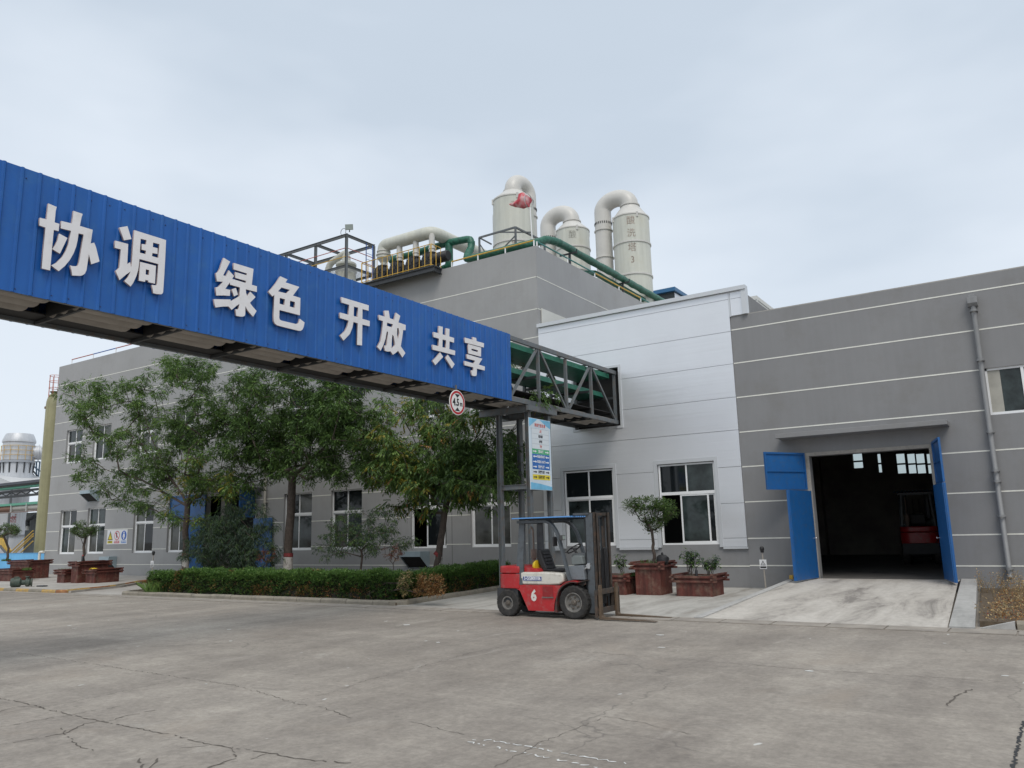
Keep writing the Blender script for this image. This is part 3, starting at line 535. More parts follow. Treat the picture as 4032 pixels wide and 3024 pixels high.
# cladding, ribbed every 240 mm
def cladding(X,sgn,ya,yb,name,lab=None):
    mb=MB(); prof=[]; y=ya; t=.0
    r0=5.133-.24*60
    k=r0
    while k<yb+.3:
        for dy,dx in ((-.03,0),(-.012,.022),(.012,.022),(.03,0)):
            yy=k+dy
            if ya<yy<yb: prof.append((yy,dx))
        k+=.2412
    prof=[(ya,0)]+prof+[(yb,0)]
    vs=[(X+sgn*dx,yy,ZB-.0) for yy,dx in prof]+[(X+sgn*dx,yy,ZT+.02) for yy,dx in prof]; n=len(prof)
    b_=[(X-sgn*.004,ya,ZB),(X-sgn*.004,yb,ZB),(X-sgn*.004,yb,ZT+.02),(X-sgn*.004,ya,ZT+.02)]
    mb.add(vs,[(i,i+1,n+i+1,n+i) for i in range(n-1)]); mb.add(b_,[(0,1,2,3)]); return mb.build(name,BLUE,BR)
cladding(XB+.008,1,Y0,17.46,'cladding'); cladding(XF-.04,-1,Y0,17.46,'cladding')
mb=MB(); rnd=random.Random(8)
for z in (ZB+.06,ZT-.12):
    k=5.133-.2412*32
    while k<17.4:
        y=k+.12+rnd.uniform(-.03,.03)
        if rnd.random()<.75: mb.lathe([(.011,0),(.011,.006),(.006,.012)],(XB+.008,y,z+rnd.uniform(-.02,.02)),8,'X')
        k+=.2412
mb.build('screw',mat('screw_blue',(.02,.05,.16),.4),BR)
LET=[[[(5307,6662),(5425,6648),(5415,6588),(5414,6407),(5480,6406),(5480,6294),(5411,6292),(5408,6003),(5408,5678),(5292,5678),(5294,5962),(5295,6291),(5209,6296),(5211,6412),(5301,6415),(5303,6580)],[(5489,6260),(5610,6229),(5579,6135),(5523,5962),(5412,6002),(5446,6066),(5474,6149)],[(5665,6670),(5798,6667),(5799,6648),(5790,6621),(5774,6468),(5967,6469),(5960,6365),(5952,6247),(6004,6276),(6034,6217),(6103,6011),(6098,6002),(5983,5928),(5938,6073),(5930,5956),(5919,5815),(5901,5761),(5874,5731),(5839,5711),(5719,5685),(5703,5765),(5680,5828),(5716,5827),(5772,5841),(5792,5864),(5803,5913),(5811,5998),(5830,6233),(5838,6352),(5763,6349),(5757,6234),(5743,6131),(5715,6024),(5667,5905),(5605,5798),(5526,5699),(5417,5756),(5486,5817),(5560,5927),(5602,6029),(5629,6135),(5641,6252),(5653,6353),(5504,6346),(5505,6459),(5655,6468),(5663,6579)]],[[(6374,6634),(6501,6698),(6580,6508),(6461,6450)],[(6323,6405),(6532,6411),(6535,6287),(6538,6084),(6582,6127),(6607,6043),(6612,6145),(6612,6380),(6617,6668),(7166,6669),(7170,6349),(7170,6066),(7167,5785),(7155,5754),(7131,5738),(7057,5726),(6995,5726),(6986,5788),(6965,5854),(7040,5865),(7053,5892),(7055,6036),(7055,6228),(6732,6223),(6731,6147),(6722,6035),(6697,5927),(6657,5815),(6618,5741),(6509,5802),(6560,5875),(6600,5980),(6534,5915),(6484,5856),(6433,5798),(6360,5928),(6393,5962),(6417,5999),(6420,6292),(6320,6288)],[(6730,6560),(6829,6565),(6828,6490),(6757,6480),(6757,6387),(6832,6389),(6830,6330),(6732,6328)],[(6944,6560),(7054,6564),(7049,6329),(6940,6328),(6942,6382),(7031,6392),(7027,6487),(6944,6484)],[(6748,6179),(7016,6187),(7018,5887),(6902,5885),(6902,5911),(6852,5909),(6850,5876),(6742,5870),(6746,6033)],[(6849,6084),(6906,6085),(6907,6001),(6851,5998)]],[[(8273,6678),(8406,6643),(8344,6509),(8276,6358),(8331,6357),(8386,6480),(8497,6405),(8464,6341),(8750,6339),(8756,6379),(8524,6376),(8522,6484),(8765,6487),(8769,6522),(8481,6523),(8483,6642),(8909,6645),(8884,6338),(8997,6339),(8999,6230),(8758,6224),(8765,6164),(8789,6104),(8857,6204),(8975,6129),(8857,5994),(8922,5936),(9008,5877),(8975,5819),(8935,5753),(8853,5811),(8797,5862),(8763,5913),(8765,5764),(8756,5731),(8720,5709),(8658,5696),(8574,5694),(8570,5749),(8558,5808),(8611,5819),(8622,5850),(8635,5925),(8558,5858),(8480,5780),(8412,5827),(8288,5796),(8153,5748),(8130,5800),(8116,5888),(8446,5960),(8453,5929),(8531,5990),(8631,6068),(8631,6226),(8423,6226),(8423,6269),(8379,6204),(8332,6125),(8433,6132),(8430,6023),(8298,5999),(8156,5963),(8139,6107),(8183,6120),(8220,6164),(8277,6241),(8154,6218),(8130,6358),(8170,6391),(8206,6463),(8231,6559)],[(8463,6151),(8548,6197),(8596,6085),(8514,6034)]],[[(9524,6666),(9695,6646),(9648,6578),(9986,6573),(9835,6363),(10020,6360),(10020,6164),(10017,6015),(9525,6010),(9524,5864),(9537,5829),(9572,5817),(9912,5822),(9960,5833),(9995,5868),(10017,5945),(10138,5897),(10118,5806),(10090,5747),(10048,5714),(9988,5704),(9715,5703),(9484,5705),(9426,5730),(9400,5772),(9392,5882),(9395,6274),(9354,6231),(9255,6299),(9334,6387),(9421,6503)],[(9557,6456),(9755,6457),(9675,6367),(9477,6360)],[(9524,6245),(9644,6247),(9640,6129),(9523,6130)],[(9770,6248),(9889,6248),(9888,6132),(9765,6131)]],[[(11098,6633),(11894,6640),(11889,6518),(11705,6516),(11704,6302),(11928,6304),(11923,6186),(11706,6179),(11701,5730),(11556,5716),(11570,6178),(11446,6183),(11417,6055),(11348,5906),(11171,5732),(11074,5822),(11207,5938),(11275,6057),(11307,6181),(11057,6184),(11065,6300),(11307,6305),(11318,6520),(11096,6518)],[(11455,6513),(11579,6518),(11563,6312),(11450,6309)]],[[(12371,6629),(12514,6661),(12554,6495),(12671,6496),(12688,6475),(12753,6668),(12894,6625),(12833,6460),(13078,6453),(13071,6330),(12989,6317),(12958,6139),(12911,5932),(13065,5805),(12965,5686),(12822,5814),(12747,5753),(12655,5694),(12575,5759),(12495,5736),(12394,5739),(12378,5854),(12450,5864),(12498,6179),(12455,6178),(12415,6003),(12349,5849),(12265,5716),(12157,5785),(12259,5926),(12302,6108),(12334,6388),(12205,6389),(12204,6497),(12401,6498)],[(12463,6380),(12653,6379),(12619,6304),(12459,6307)],[(12793,6326),(12840,6328),(12864,6219),(12817,6072),(12786,6171)],[(12631,6141),(12677,6118),(12712,5995),(12724,5933),(12609,5824),(12615,5977)]],[[(14263,6673),(14412,6681),(14403,6495),(14526,6493),(14535,6674),(14673,6681),(14661,6492),(14852,6493),(14841,6372),(14668,6375),(14656,6180),(14888,6180),(14877,6067),(14017,6055),(14023,6172),(14251,6176),(14264,6364),(14054,6363),(14061,6485),(14255,6492)],[(14401,6369),(14535,6371),(14526,6181),(14390,6179)],[(14300,6038),(14414,5946),(14117,5697),(14014,5787),(14173,5908)],[(14593,6032),(14858,5840),(14747,5717),(14503,5938)]],[[(15614,6663),(15766,6668),(15779,6587),(16103,6592),(16093,6478),(15282,6458),(15285,6585),(15621,6591)],[(15420,6447),(15974,6453),(15958,6212),(15414,6206)],[(15560,6354),(15827,6356),(15825,6309),(15553,6311)],[(15363,6178),(16018,6172),(15852,5992),(16124,5984),(16111,5880),(15773,5878),(15759,5721),(15737,5685),(15661,5666),(15548,5668),(15530,5795),(15620,5805),(15616,5884),(15248,5881),(15262,5989),(15634,5987),(15703,6068),(15351,6067)]]]
def letter(polys):
    cu=bpy.data.curves.new('t','CURVE'); cu.dimensions='2D'; cu.fill_mode='BOTH'; cu.extrude=.018
    for p in polys:
        s=cu.splines.new('POLY'); s.points.add(len(p)-1); s.use_cyclic_u=True
        for i,(y,z) in enumerate(p): s.points[i].co=(y/1000,z/1000,0,1)
    o=bpy.data.objects.new('t',cu); COL.objects.link(o); dg=bpy.context.evaluated_depsgraph_get(); dg.update()
    me=bpy.data.meshes.new_from_object(o.evaluated_get(dg)); bpy.data.objects.remove(o); og=ORG['pipe_bridge']
    for v in me.vertices: y,z,x=v.co; v.co=Vector((XB+.075+x,y,z))-og
    me.materials.clear(); me.materials.append(LETTER); me.materials.append(LEDGE)
    for f in me.polygons:
        if abs(f.normal.x)<.5: f.material_index=1
    me.name='letter'; o=bpy.data.objects.new('letter',me); COL.objects.link(o); o.parent=BR; ORG[o.name]=og
for p in LET: letter(p)
mb=MB()
for p in LET:
    ys=[q[0] for s in p for q in s]; zs_=[q[1] for s in p for q in s]; y0,y1=min(ys)/1000,max(ys)/1000
mb=None
# support trestle
for (x,y) in ((-12.55,18.38),(-11.6,18.40),(-12.55,19.44),(-11.6,19.46)):
    mb=MB(); mb.ibeam((x,y,.04),(x,y,5.08),.13,.13,.012,up=(1,0,0)); mb.build('column',STEEL,BR)
    MB().box(x-.12,x+.12,y-.12,y+.12,.0,.04).build('base_plate',DSTEEL,BR)
mb=MB(); mb.ibeam((-13.2,18.32,5.165),(-11.43,18.32,5.165),.12,.18); mb.build('cap_beam',STEEL,BR); mb=MB(); mb.ibeam((-13.2,19.52,5.165),(-11.43,19.52,5.165),.12,.18); mb.build('cap_beam',STEEL,BR)
MB().box(-11.5,-11.42,18.18,19.72,5.10,5.25).build('cap_beam',STEEL,BR); MB().box(-13.0,-12.9,18.4,19.45,5.1,5.2).build('cap_beam',STEEL,BR)
for a,b in (((-12.49,18.38,3.03),(-11.66,18.4,3.03)),((-12.49,19.44,3.03),(-11.66,19.46,3.03)),((-12.55,18.45,3.03),(-12.55,19.37,3.03)),((-11.6,18.47,3.03),(-11.6,19.39,3.03))):
    mb=MB(); mb.ibeam(a,b,.09,.13); mb.build('tie_beam',STEEL,BR)
# ---- signs on the bridge ----
S1=thing('clearance_sign',(-11.40,14.92,4.9),'round red and white 4.5m clearance sign under the blue cladding','sign')
def disc(mb,X,c,r,n=40,r2=None,dx=0):
    cy,cz=c
    if r2 is None: mb.add([(X,cy+r*math.cos(2*PI*k/n),cz+r*math.sin(2*PI*k/n)) for k in range(n)],[tuple(range(n))])
    else: mb.add([(X,cy+q*math.cos(2*PI*k/n),cz+q*math.sin(2*PI*k/n)) for q in (r,r2) for k in range(n)],[(k,(k+1)%n,n+(k+1)%n,n+k) for k in range(n)])
c=(14.92,4.905)
mb=MB(); mb.lathe([(.295,-.012),(.305,-.004),(.305,.004),(.295,.008)],(-11.395,*c),48,'X'); mb.build('plate',mat('sign_white',(.74,.74,.72),.4),S1)
mb=MB(); disc(mb,-11.3855,c,.285,48,.232); mb.build('red_ring',mat('sign_red',(.42,.012,.02),.4),S1)
SB=mat('sign_black',(.012,.012,.014),.5)
mb=MB(); 
for s in (1,-1): mb.add([(-11.385,c[0]-.10,c[1]+s*.205),(-11.385,c[0]+.10,c[1]+s*.205),(-11.385,c[0],c[1]+s*.115)],[(0,1,2)])
mb.build('black_triangle',SB,S1)
text_obj('4.5',.24,'lettering',SB,S1,(-11.384,c[0]-.055,c[1]),(0,1,0),(0,0,1),bold=.008,sx=.85,extrude=.001); text_obj('m',.17,'lettering',SB,S1,(-11.384,c[0]+.15,c[1]-.02),(0,1,0),(0,0,1),bold=.005,sx=.8,extrude=.001)
MB().box(-11.44,-11.41,c[0]-.02,c[0]+.02,4.7,5.34).build('bracket',STEEL,S1)
S2=thing('pipe_name_board',(-11.40,18.9,3.9),'tall pale blue board listing pipe names with arrows, fixed to the bridge trestle','sign')
ya,yb=18.20,19.34; za,zb=2.93,4.90; X=-11.44
mb=MB(); mb.box(X-.02,X,ya,yb,za,zb); mb.build('board',mat('board_pale',(.60,.70,.78),.35,var=.1,vscale=.8),S2,bevel=.004)
BW_=mat('board_blue',(.17,.47,.70),.35,var=.2,vscale=2)
for pw in ([(ya+.01,zb-.25),(ya+.45,zb-.012),(ya+.01,zb-.012)],[(yb-.6,zb-.012),(yb-.25,zb-.16),(yb-.01,zb-.24),(yb-.01,zb-.012)],[(ya+.01,za+.01),(yb-.01,za+.01),(yb-.01,za+.10),(ya+.5,za+.17),(ya+.01,za+.20)]):
    mb=MB(); mb.add([(X+.002,y,z) for y,z in pw],[tuple(range(len(pw)))]); mb.build('printed_wave',BW_,S2)
a_,b_=ya+.12,yb-.10; H_=.141; top=zb-.285
cols=[None]*4+[(.08,.42,.20),(.01,.13,.45),(.01,.13,.45),(.01,.13,.45),None,(.75,.62,.04)]
RD=mat('sign_text_red',(.60,.10,.07),.5); BK=mat('sign_text_dark',(.03,.03,.04),.5); WT=mat('sign_text_white',(.78,.80,.82),.5)
rows=['上层','高压电缆','信号线','下层','消防水总管','冷冻盐水回水总管','冷冻盐水上水总管','仪表空气总管','压缩空气总管','低压氮气总管']
text_obj('桥 架 管 道 名 称',.105,'lettering',RD,S2,(X+.004,(ya+yb)/2,zb-.19),(0,1,0),(0,0,1),bold=.003,sx=.72,extrude=.001)
for i,(t,c_) in enumerate(zip(rows,cols)):
    z1=top-H_*i; z0=z1-H_+.004
    m_=mat('row%d'%i,c_ or (.66,.72,.76),.4)
    mb=MB(); mb.quad((X+.003,a_,z0),(X+.003,b_,z0),(X+.003,b_,z1),(X+.003,a_,z1)); mb.build('name_row',m_,S2)
    tm=[RD,BK,BK,RD,WT,WT,WT,WT,BK,BK][i]
    text_obj(t,.085,'lettering',tm,S2,(X+.0055,(a_+b_)/2,(z0+z1)/2),(0,1,0),(0,0,1),bold=.002,sx=.66,extrude=.001)
    if i>=4:
        s=-1 if i==5 else 1
        for cy in (a_+.135,b_-.135):
            mb=MB(); P=[(-.10,.014),(.02,.014),(.02,.036),(.10,0),(.02,-.036),(.02,-.014),(-.10,-.014)]
            mb.add([(X+.0055,cy+s*p,(z0+z1)/2+q) for p,q in P],[(0,1,5,6),(2,3,4)]); 
            mb.build('arrow',tm,S2)
mb=MB()
for i in range(5): z=top-H_*i+.002; mb.box(X+.0035,X+.005,a_,b_,z-.002,z+.002)
for y in (a_,b_): mb.box(X+.0035,X+.005,y-.002,y+.002,top-4*H_,top)
mb.build('table_line',mat('line_grey',(.25,.28,.33),.6),S2)

# ================= ROOF EQUIPMENT =================
RZ=12.29
def tower(name,c,r,z0,zshoulder,ztop,ducts,label,mark=None,rings=()):
    t=thing(name,(c[0],c[1],z0),label,'scrubber tower','scrubber towers on the roof')
    cx,cy=c; mb=MB(); mb.lathe([(r,z0),(r,zshoulder)],(cx,cy,0),40); mb.build('shell',PVC,t,smooth=True)
    mb=MB(); mb.lathe([(r+.03,zshoulder),(r+.03,zshoulder+.06),(r*.98,zshoulder+.10),(r*.5,ztop),(r*.5,ztop+.04)],(cx,cy,0),40); mb.build('cone',PVC2,t,smooth=True)
    for z in rings: mb=MB(); mb.lathe([(r,z-.05),(r+.045,z-.05),(r+.045,z+.03),(r,z+.05)],(cx,cy,0),40,caps=False); mb.build('flange',PVC2,t,smooth=25)
    # gooseneck duct
    pts,rad=ducts; mb=MB(); mb.tube(pts,rad,24); mb.build('duct',PVC2,t,smooth=60)
    rr=rad; p=pts[0]; mb=MB(); mb.lathe([(rr+.002,0),(rr+.07,0),(rr+.07,.06),(rr+.002,.06)],(p[0],p[1],p[2]+.02),32,caps=False); mb.build('duct_flange',PVC2,t,smooth=25)
    if len(pts)>3:
        q=pts[-1]
        for dz in (1.1,2.6):
            z=pts[-2][2]-dz
            if z>q[2]: mb=MB(); mb.lathe([(rr+.002,0),(rr+.05,0),(rr+.05,.05),(rr+.002,.05)],(q[0],q[1],z),32,caps=False); mb.build('duct_flange',PVC2,t,smooth=25)
    mb=MB()
    for k in range(26): a=2*PI*k/26; mb.box(q[0]+(rr+.004)*math.cos(a)-.018,q[0]+(rr+.004)*math.cos(a)+.018,q[1]+(rr+.004)*math.sin(a)-.018,q[1]+(rr+.004)*math.sin(a)+.018,pts[-2][2]-.75,pts[-2][2]-.63)
    mb.build('clamp_band',BLK,t)
    for k in range(4):
        a=PI/4+PI/2*k; MB().box(cx+r*math.cos(a)-.05,cx+r*math.cos(a)+.05,cy+r*math.sin(a)-.05,cy+r*math.sin(a)+.05,zshoulder-.16,zshoulder+.1).build('lifting_lug',PVC2,t)
    return t
def ring(c,z0,zt,off,rad,H):  # gooseneck path: up from the cone, over and down at offset
    cx,cy=c; ox,oy=off; d=math.hypot(ox,oy); ux,uy=ox/d,oy/d; R_=d/2; pts=[(cx,cy,zt)]
    for k in range(0,17): a=PI*k/16; pts.append((cx+ux*(R_-R_*math.cos(a)),cy+uy*(R_-R_*math.cos(a)),zt+.12+H*math.sin(a)))
    pts.append((cx+ox,cy+oy,z0)); return pts
# tower 1: front left
t1o=aY(rt(622,450),31.35)-Vector((-19.51,30.2,0))
c1=(-19.51,30.2); T1=tower('scrubber_tower',c1,.98,RZ,17.42,17.93,(ring(c1,RZ,17.95,(t1o.x,t1o.y),.42,.52),.40),'leftmost roof scrubber tower, partly behind the red windsock','1',rings=(15.2,13.6))
c2=(-19.80,36.6); T2=tower('scrubber_tower',c2,.93,RZ,17.95,18.50,(ring(c2,RZ,18.52,(-1.55,0),.44,.62),.44),'middle and lowest-looking roof scrubber tower behind the green pipe',rings=(16.9,15.6))
c3_=(-15.88,35.7); T3=tower('scrubber_tower',c3_,.93,RZ,17.42,18.12,(ring(c3_,RZ,18.14,(-1.57,0),.44,.55),.44),'rightmost roof scrubber tower with red painted characters down its shell',rings=(16.0,14.3))
FADE=mat('faded_red',(.51,.42,.36),.6,var=.25,vscale=9); FGR=mat('faded_grey_mark',(.51,.51,.46),.6)
d3=Vector((-c3_[0]*0+ .45,-.89,0)).normalized()
def towertext(T,c,r,ch,z,m_,sz,dirv):
    dv=Vector((*dirv,0)).normalized(); xd=Vector((-dv.y,dv.x,0)); o=text_obj(ch,sz,'lettering',m_,T,Vector((c[0],c[1],z))+dv*(r+.004),xd,(0,0,1),bold=.0,sx=.9,extrude=.001)
    og=ORG[T.name]
    for v in o.data.vertices: # wrap on the shell
        p=v.co+og; u=(p-Vector((c[0],c[1],p.z))).dot(xd); a=u/r; q=dv*math.cos(a)+xd*math.sin(a); v.co=Vector((c[0],c[1],p.z))+q*(r+.006)-og
vd=lambda c:(-c[0],-c[1])
for ch,z,m_ in (('酸',17.05,FADE),('洗',16.38,FADE),('塔',15.62,FADE),('3',14.98,FADE)): towertext(T3,c3_,.93,ch,z,m_,.48,vd(c3_))
towertext(T2,c2,.93,'酸',17.5,FGR,.48,vd(c2)); towertext(T1,c1,.98,'洗',16.95,FADE,.3,vd(c1)); towertext(T1,c1,.98,'塔',15.0,FADE,.3,vd(c1))
# tank ladder pipe at tower 1
mb=MB(); a=aY(rt(320,430),29.8); mb.tube([(a.x+.1,a.y,a.z),(a.x-.02,a.y,a.z-.05),(a.x-.02,a.y,a.z-.2),(a.x-.02,a.y,12.3)],.05,10); mb.build('vent_pipe',PVC2,T1,smooth=True)
# windsock
ws=aY(rt(660,690),25.0); WS=thing('windsock',(ws.x,ws.y,12.5),'torn red and white windsock on a thin white mast at the roof corner','windsock')
top=aY(rt(632,372),25.0); mb=MB(); mb.tube([(ws.x,ws.y,12.3),(top.x+.02,ws.y,top.z)],.022,8); mb.build('mast',WHITE,WS,smooth=True)
SOCK=bpy.data.materials.new('windsock_cloth'); SOCK.use_nodes=True; n_,l_=nodes(SOCK); bs=n_['Principled BSDF']; bs.inputs['Roughness'].default_value=.7
tc_=n_.new('ShaderNodeTexCoord'); tn_=n_.new('ShaderNodeTexNoise'); tn_.inputs['Scale'].default_value=2.2; l_.new(tc_.outputs['Object'],tn_.inputs['Vector']); rp_=n_.new('ShaderNodeValToRGB'); l_.new(tn_.outputs['Fac'],rp_.inputs[0]); rp_.color_ramp.elements[0].position=.45; rp_.color_ramp.elements[0].color=(.48,.05,.07,1); rp_.color_ramp.elements[1].position=.62; rp_.color_ramp.elements[1].color=(.62,.38,.38,1); l_.new(rp_.outputs[0],bs.inputs[0])
mb=MB(); pts=[aY(rt(*p),25.0) for p in ((622,315),(590,312),(555,318),(530,335),(500,343),(462,345))]; rr_=[.22,.31,.28,.17,.10,.035]
vs=[]; n=18
for i,(p,r_) in enumerate(zip(pts,rr_)):
    for k in range(n):
        a=2*PI*k/n; w=1+.16*math.sin(3*a+i*1.3)+.1*math.sin(5*a-i); vs.append((p.x+.03*math.sin(2*a+i),p.y+r_*.9*math.cos(a)*w,p.z+r_*math.sin(a)*w))
mb.add(vs,[(i*n+k,i*n+(k+1)%n,(i+1)*n+(k+1)%n,(i+1)*n+k) for i in range(len(pts)-1) for k in range(n)]+[tuple((len(pts)-1)*n+k for k in range(n)),tuple(range(n))]); mb.build('sock',SOCK,WS,smooth=60)
mb=MB(); p=pts[0]; mb.tube(arc((p.x,p.y,p.z),(0,1,0),(0,0,1),.3,0,2*PI,24),.012,6); mb.build('hoop',CHROME,WS,smooth=True)
# platform frame around tower 1 (grey angle iron)
GF=thing('roof_platform',(-18,26.5,RZ),'small grey steel gantry standing on the roof in front of the leftmost scrubber tower','platform')
A=[(190,630),(505,535),(770,655)]; q=[aY(rt(190,630),26.2),aY(rt(507,537),25.6),aX(rt(770,655),aY(rt(507,537),25.6).x+1.4)]
zt=13.98
p0=Vector((-18.75,26.0,zt)); p1=aY(rt(507,540),25.9); p1.z=zt+.14; p2=Vector((-15.2,27.4,zt))
p0=aY(rt(193,632),26.6); p2=aY(rt(760,668),27.5)
for a,b in ((p0,p1),(p1,p2),(p0+Vector((0,0,-.0)),p0+Vector((.0,0,-1.4))),(p1,Vector((p1.x,p1.y,12.3))),(p2,Vector((p2.x,p2.y,12.3)))): MB().bar(a,b,.07,.07).build('angle_bar',STEEL,GF)
q0=aY(rt(340,585),26.5); q1=aY(rt(640,585),26.5); MB().bar(q0,q1,.05,.05).build('angle_bar',STEEL,GF); MB().bar(p1+Vector((0,0,-.35)),aY(rt(405,720),26.0),.04,.04).build('angle_bar',STEEL,GF)
MB().bar(p0+Vector((0,0,-.0)),aY(rt(300,690),27.2),.05,.05).build('angle_bar',STEEL,GF); MB().bar(p0+Vector((.02,0,-.3)),aY(rt(248,765),26.6),.04,.04).build('angle_bar',STEEL,GF)
# green lagged pipes
GP=thing('green_pipe',(-15,30,RZ),'long green wrapped pipe along the roof edge above the silver annex','pipe')
def wob(pts,amp,seed,seg=.35):
    r=random.Random(seed); P=[Vector(p) for p in pts]; o=[]
    for a,b in zip(P,P[1:]):
        n=max(1,int((b-a).length/seg))
        for i in range(n): o.append(a+(b-a)*i/n+Vector((r.uniform(-amp,amp),r.uniform(-amp,amp),r.uniform(-amp,amp))))
    o.append(P[-1]); return o
path=[(-19.55,25.2,13.84)]
pth=fillet([aY(pl(1190,828),25.2),aY(pl(1480,748),25.2),aY(pl(1660,685),25.2),aY(pl(1870,640),25.2)+Vector((.12,0,-.02)),aY(pl(1893,722),25.2),(-18.36,24.75,12.78),(-17.6,24.42,12.60),(-15.15,24.42,12.60),(-14.98,25.6,13.12),(-14.92,26.3,13.20),(-14.92,38,13.2)],.28)
pr_=wob(pth,.012,4); rnd=random.Random(2); mb=MB(); mb.tube(pr_,[.155+rnd.uniform(-.012,.012) for _ in pr_],14); mb.build('lagging',GWRAP,GP,smooth=60)
mb=MB(); pr_=wob(fillet([aY(pl(1700,690),25.2),(-19.56,25.2,12.85),(-20.4,25.2,12.72)],.2),.01,7); mb.tube(pr_,.17,14); mb.build('branch_lagging',GWRAP,GP,smooth=60)
mb=MB(); s=[(-15.35,28.5,12.5),(-15.2,29.2,12.72),(-15.2,30,12.95),(-15.2,38,12.9)]; mb.tube(wob(fillet(s,.4),.01,9),.13,14); mb.build('lower_pipe_lagging',GWRAP,GP,smooth=60)
for y in (27.3,32.3,36.6):
    MB().box(-15.4,-14.6,y-.03,y+.03,12.97,13.03).build('support_bracket',DSTEEL,GP); MB().box(-14.98,-14.9,y-.04,y+.04,12.29,12.97).build('support_bracket',DSTEEL,GP)
    MB().box(-14.62,-14.58,y-.02,y+.02,13.03,13.14).build('support_bracket',DSTEEL,GP)
# railings along the roof edges
RLR=mat('rail_red',(.42,.12,.09),.5,var=.2); RLB=mat('rail_blue',(.04,.12,.4),.5,var=.2); RLG=mat('rail_green',(.05,.22,.2),.5,var=.2)
def railing(name,a,b,h,label,mats,n,rails=(1.0,),r=.022,group=None,post=WHITE):
    a=Vector(a);b=Vector(b); t=thing(name,a,label,'railing',group)
    for i in range(n+1):
        p=a+(b-a)*i/n; MB().tube([p,p+Vector((0,0,h))],r*.9,8).build('post',post,t,smooth=True)
        if i<n:
            q=a+(b-a)*(i+1)/n
            for k in rails: MB().tube([p+Vector((0,0,h*k)),q+Vector((0,0,h*k))],r,8).build('rail',mats[i%len(mats)],t,smooth=True)
    return t
railing('roof_railing',(-47.3,24.1,RZ),(-26.2,24.1,RZ),.30,'low roof railing painted red and blue in turn along the far left roof edge',[RLR,RLB],9,r=.03)
railing('roof_railing',(-18.6,24.12,RZ),(-14.7,24.12,RZ),.27,'short yellow roof railing under the green pipe above the front corner',[YEL],3,r=.03)
railing('roof_railing',(-14.68,24.3,RZ),(-14.68,43,RZ),.27,'low railing in green and yellow lengths along the side roof edge',[RLG,RLG,YEL,YEL],8,r=.03)
# PVC manifold on the roof
MF=thing('duct_manifold',(-22,25.6,RZ),'big cream duct with four down pipes above the black fans','duct')
mp_=[aY(pl(1132,770),24.3),aY(pl(1135,655),24.3)+Vector((0,0,.05)),aY(pl(1495,598),24.3),(-20.5,24.3,14.1)]
z_=14.16; x0_=aY(pl(1130,780),24.3).x
pth=fillet([(x0_,24.3,13.7),(x0_,24.3,z_),(-19.75,24.3,z_),(-19.7,29.0,z_)],.42,8); mb=MB(); mb.tube(pth,.27,22); mb.build('main_duct',PVC,MF,smooth=60)
mb=MB(); mb.lathe([(.13,13.30),(.13,13.38),(.29,13.58),(.29,13.72)],(x0_,24.3,0),24); mb.build('reducer',PVC,MF,smooth=30)
mb=MB(); mb.lathe([(.272,0),(.33,0),(.33,.05),(.272,.05)],(x0_,24.3,13.70),24,caps=False); mb.lathe([(.272,0),(.30,0),(.30,.04),(.272,.04)],(x0_,24.3,13.86),24,caps=False); mb.build('duct_flange',PVC2,MF,smooth=25)
FX=[x0_]+[aY(pl(px,760),24.3).x for px in (1268,1410,1550)]
for i,x in enumerate(FX):
    mb=MB(); mb.tube([(x,24.3,12.95),(x,24.3,13.4 if i==0 else z_-.1)],.125,18); mb.build('down_pipe',PVC2,MF,smooth=True)
    for z in (13.10,13.40): mb=MB(); mb.lathe([(.125,0),(.155,0),(.155,.05),(.125,.05)],(x,24.3,z),20,caps=False); mb.build('sleeve',PVC2,MF,smooth=25)
# black fans
FN0=None
for i,x in enumerate(FX):
    lab=['first black round fan from the left, behind the yellow balustrade','second black round fan from the left under the manifold','third black round fan from the left under the manifold','rightmost black round fan, its ribbed casing beside the green pipe'][i]
    if FN0 is None:
        t=thing('fan',(x,24.3,12.3),lab,'fan','black fans under the manifold'); 
        mb=MB(); mb.lathe([(.0,-.20),(.24,-.20),(.34,-.15),(.37,-.09),(.37,.09),(.34,.15),(.24,.2),(0,.2)],(x-.12,24.3,12.92),28,'Y',caps=False); mb.build('casing',BLK,t,smooth=30)
        mb=MB(); mb.lathe([(.15,-.15),(.15,-.05),(.19,-.04),(.19,.0)],(x,24.3,13.24),20); 
        for k in range(10): a=2*PI*k/10; mb.lathe([(.015,0),(.015,.08)],(x+.17*math.cos(a),24.3+.17*math.sin(a),13.18),6)
        mb.build('outlet_collar',BLK,t,smooth=30)
        mb=MB()
        for k in range(8): a=2*PI*k/8; mb.bar((x-.12,24.09,12.92),(x-.12+.34*math.cos(a),24.12,12.92+.34*math.sin(a)),.03,.04,up=(0,1,0))
        mb.build('casing_rib',BLK,t); MB().box(x-.35,x+.15,24.1,24.5,12.345,12.60).build('pedestal',DSTEEL,t)
        mb=MB(); mb.lathe([(.0,0),(.13,0),(.13,.35),(0,.36)],(x-.12,24.5,12.92),16,'Y',caps=False); mb.build('motor',DSTEEL,t,smooth=30); FN0=t
    else: copy_tree(FN0,None,(x,24.3,12.3),label=lab)
mb=MB(); mb.lathe([(.2,0)]+[(.2+.03*(k%2),.02+.03*k) for k in range(20)]+[(.2,.65)],(FX[3]+.22,24.3,12.95),20,'X'); LC=mb.build('ribbed_connector',BLK,None,org=(FX[3]+.22,24.3,12.95),smooth=25,label='black ribbed flexible connector between the rightmost fan and the green pipe',cat='duct connector')
